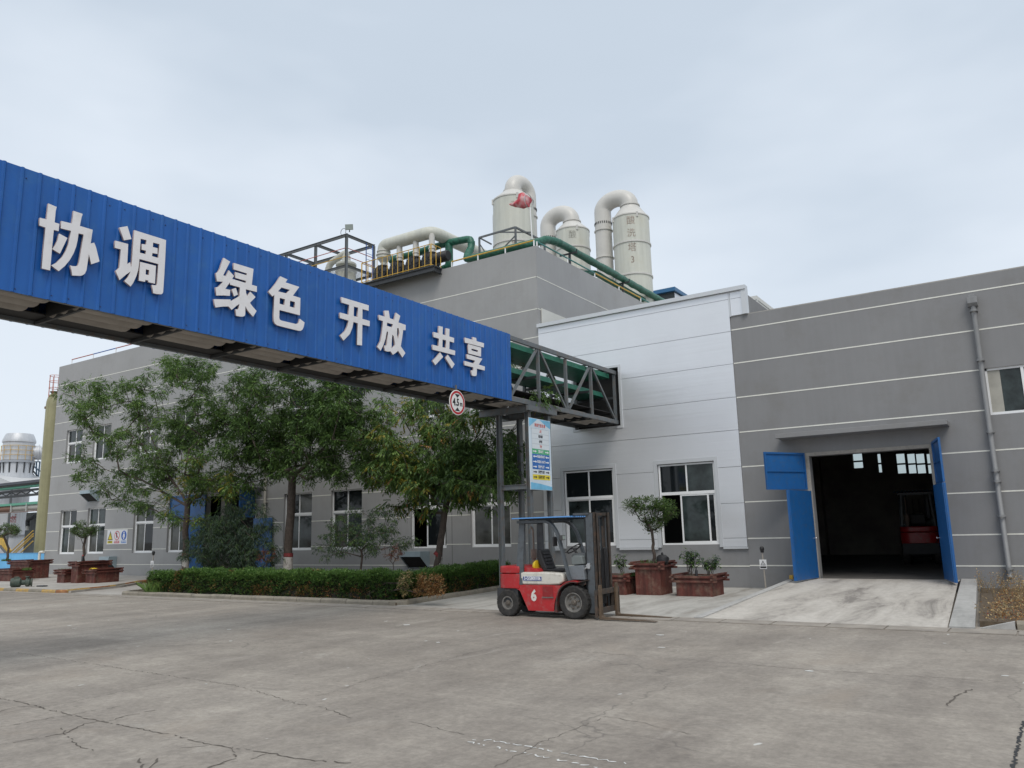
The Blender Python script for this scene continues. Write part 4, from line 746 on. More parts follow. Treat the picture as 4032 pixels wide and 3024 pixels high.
# balcony platform with yellow balustrade
PB=thing('roof_balcony',(-21,24.2,12.3),'dark steel balcony with yellow balustrade carrying the black fans','balcony')
mb=MB(); mb.box(-23.05,-19.0,23.45,24.6,12.30,12.34); mb.build('deck',DSTEEL,PB)
for y in (23.5,): mb=MB(); mb.ibeam((-23.05,y,12.19),(-19.0,y,12.19),.1,.2); mb.build('edge_beam',DSTEEL,PB)
mb=MB(); mb.ibeam((-19.05,23.56,12.19),(-19.05,24.6,12.19),.1,.2); mb.build('edge_beam',DSTEEL,PB)
def bal(a,b,n,skip=()):
    a=Vector(a);b=Vector(b)
    for z in (.06,.92): MB().tube([a+Vector((0,0,z)),b+Vector((0,0,z))],.018,8).build('rail',YEL,PB,smooth=True)
    for i in range(n+1):
        p=a+(b-a)*i/n; MB().tube([p,p+Vector((0,0,.92))],.014,8).build('baluster',YEL,PB,smooth=True)
bal((-22.95,23.5,12.34),(-19.2,23.5,12.34),13); bal((-19.15,23.5,12.34),(-19.15,24.1,12.34),2); bal((-22.98,23.5,12.34),(-22.98,24.3,12.34),2)
# steel frame on the roof with vessel inside
FRM=thing('roof_steel_frame',(-28,26,RZ),'open grey steel frame two bays long on the roof behind the blue cladding','steel frame')
xs_=[-25.93,-28.02,-30.15,-32.2]; 
for x in xs_:
    for y in (25.5,27.35): mb=MB(); mb.ibeam((x,y,RZ-.2),(x,y,15.84),.11,.11,.01,up=(1,0,0)); mb.build('post',STEEL,FRM)
    mb=MB(); mb.ibeam((x,25.56,15.84),(x,27.3,15.84),.09,.13); mb.build('beam',STEEL,FRM)
for y in (25.5,27.35):
    mb=MB(); mb.ibeam((-32.2,y,15.846),(-25.87,y,15.846),.09,.14); mb.build('beam',STEEL,FRM); mb=MB(); mb.ibeam((-32.2,y,14.33),(-25.99,y,14.33),.09,.11); mb.build('beam',STEEL,FRM)
mb=MB(); mb.ibeam((-25.93,25.6,14.33),(-25.93,27.3,14.33),.09,.11); mb.build('beam',STEEL,FRM)
for z in (14.78,15.2):
    MB().tube([(-32.2,25.46,z),(-25.95,25.46,z)],.02,8).build('rail',YEL if z<15 else RLR,FRM,smooth=True); MB().tube([(-25.9,25.5,z),(-25.9,27.3,z)],.02,8).build('rail',RLR,FRM,smooth=True)
GRT=mat('grating_pale',(.42,.43,.43),.6); MB().box(-32,-26.0,25.6,27.3,14.36,14.39).build('grating',GRT,FRM) if 0 else None
mb=MB()
for k in range(16): x=-26.1-k*.13; mb.box(x-.012,x+.012,25.6,27.3,14.36,14.385)
mb.build('grating',GRT,FRM)
mb=MB()
for dx in (0,.0): mb.tube([(-25.86,26.75,12.4),(-25.86,26.75,15.8)],.022,8); 
mb.tube([(-25.86,27.2,12.4),(-25.86,27.2,15.8)],.022,8)
for k in range(11): mb.tube([(-25.86,26.75,12.6+.3*k),(-25.86,27.2,12.6+.3*k)],.012,6)
mb.build('ladder',RLB,FRM)
VS=thing('frp_vessel',(-26.95,26.5,RZ),'cream flanged vessel with a bent vent pipe inside the roof steel frame','vessel')
mb=MB(); mb.lathe([(.48,RZ),(.48,14.45),(.52,14.46),(.52,14.52),(.30,14.6),(.30,14.78),(.50,14.80),(.50,14.88),(.47,14.92),(.22,15.02),(.2,15.3)],(-26.95,26.5,0),30); mb.build('shell',PVC,VS,smooth=30)
mb=MB(); mb.tube(fillet([(-26.95,26.5,15.2),(-26.95,26.5,15.5),(-28.1,26.5,15.15),(-28.35,26.5,14.4)],.25,6),.16,18); mb.build('vent_pipe',PVC,VS,smooth=60)
for k,(x) in enumerate((-27.35,-27.8)): pass
FL=thing('roof_floodlight',(-25.75,25.45,15.95),'square floodlight on the near corner of the roof steel frame','floodlight')
c=Vector((-25.62,25.35,16.12)); d=Vector((.45,-.75,-.25)).normalized(); s=Vector((-d.y,d.x,0)).normalized(); u=s.cross(d)
def obox(mb,c,s,d,u,a,b,h): 
    mb.add([c+s*i*a/2+d*j*b/2+u*k*h/2 for k in (-1,1) for i,j in ((-1,-1),(1,-1),(1,1),(-1,1))],[(0,3,2,1),(4,5,6,7),(0,1,5,4),(1,2,6,5),(2,3,7,6),(3,0,4,7)])
mb=MB(); obox(mb,c,s,d,u,.36,.09,.26); mb.build('housing',mat('lamp_grey',(.30,.32,.30),.5),FL); mb=MB(); obox(mb,c+d*.047,s,d,u,.32,.006,.22); mb.build('lens',mat('lamp_lens',(.33,.38,.36),.15),FL)
mb=MB(); mb.tube(arc((-26.05,25.4,16.0),(1,0,0),(0,0,1),.17,-.6,4.2,14),.012,6); mb.build('cable',BLK,FL,smooth=True); MB().bar((-25.7,25.45,15.92),(-25.65,25.42,16.05),.04).build('bracket',STEEL,FL)
# things behind the annex and workshop
S=thing('roof_shed',(-19,49,12),'dark little shed with a blue roof edge beyond the rightmost scrubber tower','shed')
a=aY(rt(1700,1098),47); b=aY(rt(1893,1062),47); z0=10
mb=MB(); mb.box(a.x-1,b.x-.12,47.2,52,z0,b.z-.25); mb.build('wall',mat('shed_dark',(.05,.06,.065),.6),S)
mb=MB(); mb.quad((b.x-.1,47.2,z0),(b.x-.1,52,z0),(b.x-.1,52,b.z-.3),(b.x-.1,47.2,b.z-.3)); mb.build('side_panel',ALU,S)
mb=MB(); mb.prismX([(46.9,b.z-.25),(52.3,b.z-.25),(52.3,b.z-.05),(46.9,b.z)],a.x-1,b.x+.05); mb.build('roof',mat('blue_roof',(.025,.12,.26),.45),S)
S=thing('cream_penthouse',(-10,30,8),'cream panelled penthouse peeping out behind the silver parapet','building')
a=aY(ca(1300,545),30); mb=MB(); mb.box(-13,a.x-.02,30.02,44,8.3,a.z-.02); mb.build('wall',ALUC,S)
mb=MB(); mb.box(-13,a.x,29.98,44,a.z-.16,a.z); mb.box(a.x-.16,a.x,30,30.1,8.3,a.z-.16); mb.build('trim',mat('cream_trim',(.66,.66,.62),.5),S)
S=thing('blue_canopy_roof',(-8,27,8.5),'small blue corrugated lean-to roof between silver parapet and cream penthouse','roof')
a=aY(ca(1095,745),26.0); b=aX(ca(1420,985),a.x); mb=MB(); n=10
for k in range(n):
    y=a.y+(b.y-a.y)*k/(n-1); 
mb.prismX([(a.y,a.z-.1),(b.y+1,a.z-.1),(b.y+1,a.z),(a.y,a.z)],-12,a.x); 
for k in range(14): y=a.y+.1+k*(b.y-a.y+.8)/14; mb.prismX([(y-.03,a.z),(y+.03,a.z),(y+.015,a.z+.035),(y-.015,a.z+.035)],-12,a.x+.01)
mb.build('sheet',mat('blue_sheet',(.07,.17,.38),.45,var=.1),S); MB().box(-12,a.x-.25,a.y+.1,b.y+.9,8.35,a.z-.11).build('underside',DARK,S)
# ================= FORKLIFT =================
def forklift(base,label,near=-.5):
    """built about its own base; front towards +X; y from -.5 (near side) to +.5"""
    T=thing('forklift',base,label,'forklift','forklifts')
    bx_,by_,bz_=base
    class M(MB):
        def build(s,*a,**k):
            s.v=[(x+bx_,y+by_,z+bz_) for x,y,z in s.v]; return MB.build(s,*a,**k)
    N_,F_=-.5,.5
    # counterweight (rear, red) with rounded tail
    def cw(z0,z1,name,m,top=False,x1=.02):
        mb=M(); pts=[]
        for k in range(9): a=PI/2+PI/2*k/8; pts.append((-1.18+.30*0+ .28*(1+math.cos(a))*1.0-.0, .5-.28+.28*math.sin(a)))
        prof=[(x,y) for x,y in pts]; prof=[(-.55,.5)]+[( -1.18+.28+.28*math.cos(PI/2+PI/2*k/8), .22+.28*math.sin(PI/2+PI/2*k/8)) for k in range(9)]
        ring=prof+[(x,-y) for x,y in reversed(prof)]; mb.prismZ(ring,z0,z1); return mb.build(name,m,T,bevel=.03 if top else .012,smooth=35)
    cw(.60,.905,'counterweight',RED); cw(.915,1.075,'rear_cover',RED,True)
    M().box(-1.17,-.62,-.46,.46,.30,.598).build('rear_frame',DSTEEL,T)
    # engine hood (red, behind seat) and white hood
    M().prismY([(-.56,.94),(-.56,1.05),(-.15,1.02),(-.1,.96),(-.1,.94)],-.40,.40).build('engine_cover',RED,T,bevel=.015)
    mb=M(); mb.prismY([(-.545,.685),(-.52,.95),(.10,.95),(.52,.93),(.55,.88),(.56,.76),(.45,.70),(.2,.685)],-.485,.485); mb.build('hood',HOOD,T,bevel=.03,smooth=35)
    # red body side plates
    side=[(-.64,.675),(.50,.675),(.62,.70),(.62,.60),(.45,.45),(.33,.26),(.32,.14),(-.34,.14),(-.50,.45),(-.57,.56),(-.64,.60)]
    mb=M(); mb.prismY([(-.62,.675),(.48,.675),(.33,.20),(.30,.17),(-.34,.17),(-.55,.56)],-.46,.46); mb.build('chassis',DSTEEL,T)
    for s in (-1,1):
        mb=M(); mb.prismY([(-.66,.68),(.50,.68),(.56,.69),(.47,.58),(.36,.42),(.32,.30),(.30,.14),(-.34,.14),(-.46,.38),(-.545,.55),(-.66,.605)],s*.462,s*.49); mb.build('side_panel',RED,T,bevel=.006)
        mb=M(); mb.box(.04,.30,s*.49,s*.497,.44,.66); mb.build('step_shade_plate',mat('recess_shade_red',(.26,.012,.015),.5,dirt=((.2,.08,.07),.5,8)),T); M().box(.03,.31,s*.49,s*.515,.42,.437).build('step_edge',RIM,T)  # flat plate without a hollow; the recess shade is in its darker red
        # front fender
        mb=M(); P=[]; cx=.80; n=12
        arcp=[(cx+.40*math.cos(a),.345+.40*math.sin(a)) for a in [R(178)-R(100)*k/n for k in range(n+1)]]; arcq=[(cx+.425*math.cos(a),.345+.425*math.sin(a)) for a in [R(178)-R(100)*k/n for k in range(n+1)]]
        mb.prismY([(.33,.13)]+[(x,z) for x,z in arcq]+[(1.12,.80),(1.12,.785)]+arcp[::-1][0:]+[(.40,.13)],s*.20,s*.52); mb.build('fender',mat('fender_dark',(.05,.035,.03),.6,dirt=((.25,.03,.03),.6,4)),T)
        mb=M(); arcr=[(cx+.44*math.cos(a),.345+.44*math.sin(a)) for a in [R(135)-R(62)*k/8 for k in range(9)]]; arcs=[(cx+.427*math.cos(a),.345+.427*math.sin(a)) for a in [R(135)-R(62)*k/8 for k in range(9)]]
        mb.prismY(arcr+arcs[::-1],s*.2,s*.525); mb.build('fender_lip',RED,T)
        # overhead guard: rear leg, curved front leg
        mb=M(); mb.add([(-.66,s*.495,.68),(-.47,s*.495,.68),(-.44,s*.40,2.03),(-.58,s*.40,2.03),(-.66,s*.43,.68),(-.47,s*.43,.68),(-.44,s*.34,2.03),(-.58,s*.34,2.03)],[(0,1,2,3),(4,7,6,5),(0,4,5,1),(1,5,6,2),(2,6,7,3),(3,7,4,0)]); mb.build('rear_leg',FGREY,T,bevel=.008)
        pth=fillet([(-.60,s*.42,2.03),(.22,s*.42,2.03),(.42,s*.43,1.80),(.55,s*.45,1.35),(.72,s*.48,.80)],.28,7); mb=M()
        for a,b in zip(pth,pth[1:]): mb.bar(a,b+(b-a)*.06,.055,.085,up=(0,1,0))
        mb.build('guard_leg',FGREY,T)
    M().box(-.60,-.50,-.38,.38,1.99,2.06).build('guard_bar',FGREY,T)
    for x in (-.3,-.1,.1,.28): M().box(x-.02,x+.02,-.38,.38,2.03,2.065).build('guard_bar',FGREY,T)
    # corrugated blue rain roof, ribs along the truck
    mb=M(); n=12; prof=[]
    for k in range(n):
        y=-.58+1.16*k/n; prof+= [(y,2.10),(y+.03,2.10),(y+.04,2.125),(y+.06,2.125),(y+.07,2.10)]
    prof.append((.58,2.10)); a=[(-.68,y,z) for y,z in prof]+[(.82,y,z+.005) for y,z in prof]; m1=len(prof)
    mb.add(a,[(i,i+1,m1+i+1,m1+i) for i in range(m1-1)]); mb.add([(x,y,z-.003) for x,y,z in a],[(i+1,i,m1+i,m1+i+1) for i in range(m1-1)]); mb.build('rain_roof',mat('roof_sheet_blue',(.10,.26,.52),.4),T,nonorm=True)
    M().box(-.55,.62,-.44,-.40,2.065,2.098).build('roof_batten',DSTEEL,T); M().box(-.55,.62,.40,.44,2.065,2.098).build('roof_batten',DSTEEL,T)
    # seat with helmet hung behind it
    mb=M(); mb.prismY([(-.13,.965),(.42,.965),(.44,1.0),(.42,1.02),(0,1.0),(-.1,1.03)],-.22,.22); mb.build('seat',BLK,T,bevel=.02)
    mb=M(); mb.prismY([(-.14,1.0),(.0,1.0),(-.10,1.22),(-.17,1.42),(-.22,1.43),(-.26,1.40),(-.23,1.15)],-.21,.21); mb.build('backrest',BLK,T,bevel=.03)
    mb=M()
    for z in (1.10,1.17,1.24,1.31): x=-.02-(z-1.0)*.37; mb.prismY([(x-.02,z),(x+.03,z+.008),(x+.014,z+.052),(x-.03,z+.045)],-.15,.15)
    mb.build('seat_rib',mat('seat_vinyl',(.03,.03,.035),.35),T)
    mb=M(); c=(-.25,-.20,1.07); prof=[(.125*math.sin(a),.145*math.cos(a)) for a in [PI/2*k/8 for k in range(8,-1,-1)]]
    vs=[];n=20
    for r_,h in prof:
        for k in range(n): a=2*PI*k/n; vs.append((c[0]-h*.8+.03*math.cos(a)*0,c[1]+r_*math.cos(a),c[2]+r_*math.sin(a)))
    mb.add(vs,[(i*n+k,i*n+(k+1)%n,(i+1)*n+(k+1)%n,(i+1)*n+k) for i in range(len(prof)-1) for k in range(n)]+[tuple(range(n-1,-1,-1))]); hat=mb
    # dashboard, steering wheel
    M().prismY([(.62,.80),(.66,1.08),(1.02,1.10),(1.05,.80)],-.44,.44).build('front_cowl',mat('cowl_grey',(.17,.19,.21),.4,dirt=((.10,.09,.08),.5,9)),T,bevel=.01)
    M().prismY([(.66,1.08),(.60,1.30),(.66,1.34),(.80,1.30),(.92,1.10)],-.18,.20).build('dashboard',mat('dash_grey',(.10,.11,.115),.5),T,bevel=.01)
    M().prismY([(.74,1.10),(.72,1.24),(.80,1.30),(.98,1.28),(1.02,1.12)],-.42,-.15).build('battery_box',mat('box_grey',(.16,.18,.18),.5),T,bevel=.015)
    mb=M(); d=Vector((-.55,0,.84)).normalized(); c=Vector((.60,-.05,1.43)); u=Vector((0,1,0)); v=d.cross(u); mb.tube(arc(c,u,v,.17,0,2*PI,28),.014,8); mb.bar(c-u*.16,c+u*.16,.02,.02); mb.tube([c,c-d*.18],.025,10); mb.build('steering_wheel',BLK,T,smooth=50)
    mb=M(); mb.tube([(.40,-.24,1.36),(.58,-.2,1.35)],.008,6); mb.tube([(.40,-.24,1.36),(.385,-.24,1.36)],.014,8); mb.build('lever',BLK,T)
    M().box(.36,.40,-.56,-.40,1.50,1.70).build('mirror',BLK,T,bevel=.015)
    mb=M(); mb.box(.52,.56,-.53,-.47,1.62,1.66); mb.build('lamp_bracket',BLK,T); mb=M(); mb.box(.555,.62,-.57,-.45,1.63,1.73); l_=mb.build('headlight',mat('lamp_housing',(.06,.06,.06),.5),T); M().box(.621,.625,-.56,-.46,1.64,1.72).build('lens',mat('lamp_lens',(.33,.38,.36),.15),l_)
    M().box(.78,.84,.38,.46,1.28,1.42).build('headlight',mat('lamp_lens',(.33,.38,.36),.15),T)
    # exhaust stack
    mb=M(); mb.tube([(-.64,.28,1.08),(-.64,.28,1.22)],.05,12); mb.tube([(-.64,.28,1.22),(-.64,.28,1.24)],.085,12); mb.tube([(-.64,.28,1.24),(-.64,.28,1.42)],.07,12); mb.tube(fillet([(-.64,.28,1.42),(-.64,.28,1.86),(-.70,.28,1.93)],.06),.022,10); mb.build('exhaust',mat('exhaust_rust',(.22,.17,.14),.6,var=.3,vscale=8),T,smooth=40)
    # number plate and numeral
    M().box(-.46,.03,-.492,-.487,.765,.865).build('number_plate',mat('plate_white',(.6,.62,.65),.5),T); M().box(-.45,.02,-.494,-.4925,.773,.857).build('plate_field',mat('plate_blue',(.015,.045,.22),.4),T)
    text_obj('3-GG800106',.093,'lettering',mat('plate_text',(.75,.77,.8),.5),T,(bx_-.215,by_-.496,bz_+.817),(1,0,0),(0,0,1),bold=.003,sx=.86,extrude=.001)
    text_obj('6',.31,'lettering',mat('stencil_white',(.66,.63,.60),.6,var=.1,vscale=20),T,(bx_-.19,by_-.494,bz_+.45),(1,0,0),(0,0,1),bold=.015,sx=.88,extrude=.001)
    # wheels
    def wheel(cx,cy,r,w,rimr,lugs,nbolt,s):
        n=56; W=thing('x',(0,0,0),None,None); bpy.data.objects.remove(W)
        c=(cx+bx_,cy+by_,r-.006+bz_)
        mb=MB(); h=w/2; prof=[(rimr,-h*.92),(rimr+.02,-h),(r*.9,-h*1.0),(r*.97,-h*.86),(r-.012,-h*.6),(r-.012,h*.6),(r*.97,h*.86),(r*.9,h),(rimr+.02,h),(rimr,h*.92)]
        mb.lathe(prof,c,n,'Y',caps=False)
        for k in range(lugs):
            a=2*PI*k/lugs; ca_,sa=math.cos(a),math.sin(a)
            for sd in (-1,1):
                aa=a+(PI/lugs if sd>0 else 0); 
                def Q(rad,ang,y): return (c[0]+rad*math.cos(ang),c[1]+y,c[2]+rad*math.sin(ang))
                da=PI/lugs*.62; mb.add([Q(r-.03,aa-da,sd*h*1.01),Q(r-.03,aa+da,sd*h*1.01),Q(r+.001,aa+da*.9,sd*h*.80),Q(r+.001,aa-da*.9,sd*h*.80),Q(r-.014,aa-da,sd*h*.05),Q(r-.014,aa+da,sd*h*.05),Q(r+.001,aa+da*.8,sd*h*.06),Q(r+.001,aa-da*.8,sd*h*.06)],[(0,1,2,3),(3,2,6,7),(0,3,7,4),(1,5,6,2),(4,7,6,5)])
        wo=mb.build('wheel',TYRE,T,smooth=28)
        mb=MB(); o=s*h; prof=[(rimr,s*h*.95),(rimr-.015,s*h*.98),(rimr-.03,s*h*.9),(rimr*.78,s*h*.62),(rimr*.70,s*h*.55),(rimr*.66,s*h*.60),(.09,s*h*.62),(.0,s*h*.62)]; mb.lathe(prof,c,40,'Y',caps=False); mb.build('rim',RIM,wo,smooth=30)
        mb=MB(); mb.lathe([(.062,s*h*.6),(.060,s*h*.86),(.035,s*h*.95),(.03,s*(h+.0)),(0,s*(h+.0))],c,20,'Y',caps=False)
        for k in range(nbolt): a=2*PI*k/nbolt+.3; mb.lathe([(.020,s*h*.6),(.020,s*h*.78),(.012,s*h*.84),(0,s*h*.84)],(c[0]+rimr*.56*math.cos(a),c[1],c[2]+rimr*.56*math.sin(a)),10,'Y',caps=False)
        mb.build('hub',HUB,wo,smooth=30)
    for s in (-1,1):
        wheel(-.88,s*.40,.292,.19,.145,18,0,s); wheel(.80,s*.40,.345,.26,.205,20,6,s)
    mb=M(); mb.tube([(-.88,-.3,.29),(-.88,.3,.29)],.06,10); mb.build('axle',DSTEEL,T)
    # mast: outer channels, inner channels
    for s in (-1,1):
        y=s*.36
        mb=M(); mb.box(1.08,1.24,y-s*.03,y+s*.0,.12,2.17); mb.box(1.08,1.10,y-s*.10,y-s*.03,.12,2.17); mb.box(1.215,1.24,y-s*.10,y-s*.03,.12,2.17); mb.build('outer_rail',FGREY,T,bevel=.004)
        mb=M(); mb.box(1.15,1.31,y-s*.075,y-s*.055,.16,2.19); mb.box(1.255,1.275,y-s*.075,y-s*.005,.16,2.19); mb.box(1.29,1.315,y-s*.12,y-s*.055,.16,2.16); mb.build('inner_rail',RUST,T)
        mb=M(); mb.tube([(1.02,y-s*.10,.3),(1.02,y-s*.10,1.35)],.035,12); mb.tube([(1.02,y-s*.10,1.35),(1.02,y-s*.10,2.1)],.02,10); mb.build('lift_cylinder',DSTEEL,T,smooth=40)
        mb=M(); a=Vector((.72,s*.40,.83)); b=Vector((1.12,s*.36,1.08)); m_=a+(b-a)*.5; mb.tube([a,m_],.042,14); mb.tube([m_,m_+(b-a)*.03],.05,14); mb.tube([m_,b-(b-a)*.08],.024,12); mb.lathe([(.05,-.04),(.05,.04)],b,14,'Y'); mb.build('tilt_cylinder',CHROME,T,smooth=40)
        mb=M(); mb.box(1.10,1.16,y-.05,y+.05,1.02,1.14); mb.build('mast_lug',CHROME,T,bevel=.01)
    for z in (.16,1.12,2.08): M().box(1.085,1.12,-.33,.33,z,z+.10).build('mast_crossmember',FGREY,T)
    M().box(1.18,1.26,-.30,.30,2.12,2.18).build('mast_crossmember',RUST,T); M().box(.80,1.16,-.40,-.34,2.145,2.18).build('top_bracket',FGREY,T)
    for x,y in ((1.27,-.06),(1.27,.0),(1.27,.06)):
        pth=fillet([(x,y,.3),(x,y,1.40),(x+.05,y+.02,1.46),(x+.07,y+.02,1.30),(x+.07,y+.02,.45)],.05); mb=M(); mb.tube(pth,.013,8); mb.build('hose',BLK,T,smooth=50)
    mb=M(); mb.box(1.23,1.25,-.10,-.07,.3,1.9); mb.box(1.23,1.25,.07,.10,.3,1.9); mb.build('chain',RUST,T)
    # carriage and forks
    for z0,z1 in ((.12,.24),(.50,.61)): M().box(1.33,1.37,-.50,.50,z0,z1).build('carriage_bar',RUST,T,bevel=.006)
    for y in (-.30,.30): M().box(1.315,1.35,y-.05,y+.05,.24,.50).build('carriage_plate',RUST,T)
    for y in (-.51,.51): M().box(1.30,1.36,y-.012,y+.012,.05,.60).build('carriage_end',RUST,T)
    for y in (-.44,.30):
        mb=M(); mb.prismY([(1.375,.70),(1.375,.035),(1.39,.02),(2.62,.02),(2.62,.028),(1.9,.052),(1.46,.062),(1.425,.10),(1.415,.70)],y-.055,y+.055); mb.build('fork',mat('fork_steel',(.105,.072,.045),.6,var=.35,vscale=5,dirt=((.07,.055,.045),.6,8)),T,bevel=.004)
    return T,hat
FK,hat=forklift((-9.2,15.42,0),'red and white forklift number 6 with blue rain roof parked on the road')
# nudge: near side plane of the wheels at y=14.9
HT=MB(); HT.v=[(x-9.2,y+15.42,z) for x,y,z in hat.v]; HT.f=hat.f; HT.mi=hat.mi
HM=HT.build('hard_hat',YPL,None,org=(-9.47,15.3,1.0),smooth=True,label='yellow hard hat hung behind the black seat of the red forklift',cat='hard hat'); HM.rotation_euler.z=0
F2=copy_tree(FK,None,(-3.95,33.5,.285),rz=R(97),label='second red forklift standing in the dark inside the open workshop gate')
F2.scale=(1.25,)*3
# ================= PLANTS =================
def leafquads(mb,c,r,rad,n,ls,lw,droop=.5,mats=((0,1),),comp=5,up=.0,zs=1.0):
    """n compound leaves scattered round c; each is `comp` small lance-shaped leaflets"""
    cum=[]; t=0
    for k,w in mats: t+=w; cum.append((t,k))
    for _ in range(n):
        while True:
            p=Vector((r.uniform(-1,1),r.uniform(-1,1),r.uniform(-1,1)))
            if p.length<1: break
        o=c+Vector((p.x,p.y,p.z*zs))*rad; d=(p+Vector((0,0,up-droop))+Vector((r.gauss(0,.4),r.gauss(0,.4),r.gauss(0,.3)))).normalized()
        side=d.cross(Vector((0,0,1))); side=side.normalized() if side.length>.1 else Vector((1,0,0))
        side=(side+Vector((0,0,r.uniform(-.5,.5)))).normalized()
        q=r.random()*t; k=next(k for a,k in cum if q<=a); mb.cm=k
        for i in range(comp):
            if comp==1: base=o; ld=d
            else:
                j=i//2; s=1 if i%2 else -1
                if i==comp-1: base=o+d*(ls*.5*((comp-1)//2)); ld=d
                else: base=o+d*(ls*.5*j); ld=(d*.45+side*s+Vector((0,0,-droop*.35))).normalized()
            l_=ls*r.uniform(.75,1.2); w=lw*r.uniform(.8,1.2); wn=ld.cross(Vector((r.uniform(-.4,.4),r.uniform(-.4,.4),1))); wn=wn.normalized() if wn.length>.05 else side
            a=base; m=base+ld*l_*.5; e=base+ld*l_+Vector((0,0,-droop*l_*.25))
            mb.add([a,m+wn*w/2,e,m-wn*w/2],[(0,1,2,3)])
def grow(r,trunk,targets,rtrunk,wander=.07,minr=.006,limbs=()):
    """branches: each target joined to the nearest thicker node; radii by the pipe rule"""
    P=[Vector(p) for p in trunk]; par=[i-1 for i in range(len(P))]; 
    first=len(P); root=P[-1]
    lo=max(1,int(len(P)*.55))
    for lb in limbs:
        prev=len(trunk)-1
        for k,(a,b) in enumerate(zip([root]+lb,lb)):
            n=max(1,int((b-a).length/.4))
            for q in range(1,n+1): P.append(a+(b-a)*q/n+Vector((r.gauss(0,.03),r.gauss(0,.03),r.gauss(0,.02)))); par.append(prev); prev=len(P)-1
    for t in sorted(targets,key=lambda q:(q-root).length):
        best=None
        for i in range(lo,len(P)):
            d=(t-P[i]); c=d.length+ (max(0,P[i].z-t.z)*.8) + .15*((P[i]-root).length)
            if best is None or c<best[0]: best=(c,i)
        i=best[1]; a=P[i]; L_=(t-a).length; n=max(1,int(L_/.45)); prev=i
        for k in range(1,n+1):
            u=k/n; p=a+(t-a)*u+Vector((0,0,.18*L_*math.sin(PI*u)*.5))
            if k<n: p+=Vector((r.gauss(0,wander),r.gauss(0,wander),r.gauss(0,wander)))*min(1,L_)*.5
            P.append(p); par.append(prev); prev=len(P)-1
    cnt=[0]*len(P); kids=[0]*len(P)
    for i,q in enumerate(par):
        if q>=0: kids[q]+=1
    for i in range(len(P)-1,-1,-1):
        if kids[i]==0: cnt[i]=1
        if par[i]>=0: cnt[par[i]]+=cnt[i]
    tot=max(cnt); rad=[max(minr,rtrunk*(c/tot)**.5*.86) for c in cnt]
    for i in range(first): rad[i]=max(rad[i],rtrunk*(1.12-.22*i/first))
    return P,par,rad
def branches(mb,P,par,rad,n=7,skip=0):
    for i,q in enumerate(par):
        if q<0 or i<skip: continue
        a,b=P[q],P[i]; ra=min(rad[q],rad[i]*1.7); mb.tube([a,b+(b-a)*.04],[ra,rad[i]],n if rad[i]>.03 else 5,caps=False)
def tree(name,base,fork,label,cat,ells,nt,seed,rt_,leafn,ls,lw,mats,matl,comp=7,crad=.33,group=None,paint=False,droop=.5,Y=20.0,dep=1.8,lean=None,zs=.7,sub=None,limbs=()):
    r=random.Random(seed); base=Vector(base); fork=Vector(fork); T=thing(name,base,label,cat,group)
    trunk=[base+(fork-base)*k/6+Vector((r.gauss(0,.02),r.gauss(0,.02),0))*(k>0) for k in range(7)]; tg=[]
    W_=[e[2]*e[3] for e in ells]
    while len(tg)<nt:
        e=r.choices(ells,W_)[0]; u,v=r.uniform(-1,1),r.uniform(-1,1)
        if u*u+v*v>1: continue
        dd=r.uniform(-1,1)*math.sqrt(max(0,1-u*u-v*v))*dep
        p=aY((e[0]+u*e[2],e[1]+v*e[3]),Y+dd); 
        if p.z<.3: continue
        tg.append(p)
    lb=[[aY((x,y),Y+dy) for x,y,dy in l_] for l_ in limbs]; P,par,rad=grow(r,trunk,tg,rt_,limbs=lb); mb=MB(); mb.tube(trunk,[rad[i] for i in range(7)],12); branches(mb,P,par,rad,skip=7)
    tr=mb.build('trunk',BARK,T,smooth=50,nonorm=True)
    if paint:
        for z0,z1,m_,nm in ((.0,1.04,mat('lime_wash',(.50,.48,.45),.9,dirt=((.09,.07,.06),.8,9)),'lime_wash'),(1.04,1.17,mat('red_band',(.20,.03,.03),.8,var=.4,vscale=12),'red_band')):
            q0=trunk[0]+(trunk[1]-trunk[0])*(z0/(trunk[1].z-trunk[0].z+1e-6)); q1=trunk[0]+(trunk[-1]-trunk[0])*(z1/(trunk[-1].z-trunk[0].z))
            mb=MB(); mb.tube([q0,q1],rt_*1.12+.006,12,caps=False); mb.build(nm,m_,tr,smooth=True)
    mb=MB()
    for i,t in enumerate(tg):
        mm=mats
        if sub:
            for (bx,by,br,m2) in sub:
                w=noise.noise(t*.9+Vector((seed,0,0)))
                d=(t-CO); x=2016+FPX*d.dot(CR)/d.dot(CF); y=1512-FPX*d.dot(CU)/d.dot(CF)
                if (x-bx)**2+(y-by)**2<br*br and w>-.25: mm=m2
        leafquads(mb,t,r,crad*r.uniform(.7,1.25),leafn,ls,lw,droop,mm,comp,zs=zs)
    mb.build('crown',matl,T,nonorm=True); return T
LM=[LF_D,LF_M,LF_L,LF_Y,LF_B]
GRN=((0,.45),(1,.4),(2,.15)); LGT=((0,.2),(1,.4),(2,.4)); YLW=((0,.15),(1,.35),(2,.3),(3,.2)); DRK=((0,.62),(1,.38)); OLV=((0,.35),(1,.40),(2,.15),(3,.08),(4,.02))
YT=20.0
def gp(x,Y,z=.08): # foot on the bed below picture column x
    d=ray(x,2200); return Vector((d.x/d.y*Y,Y,z))
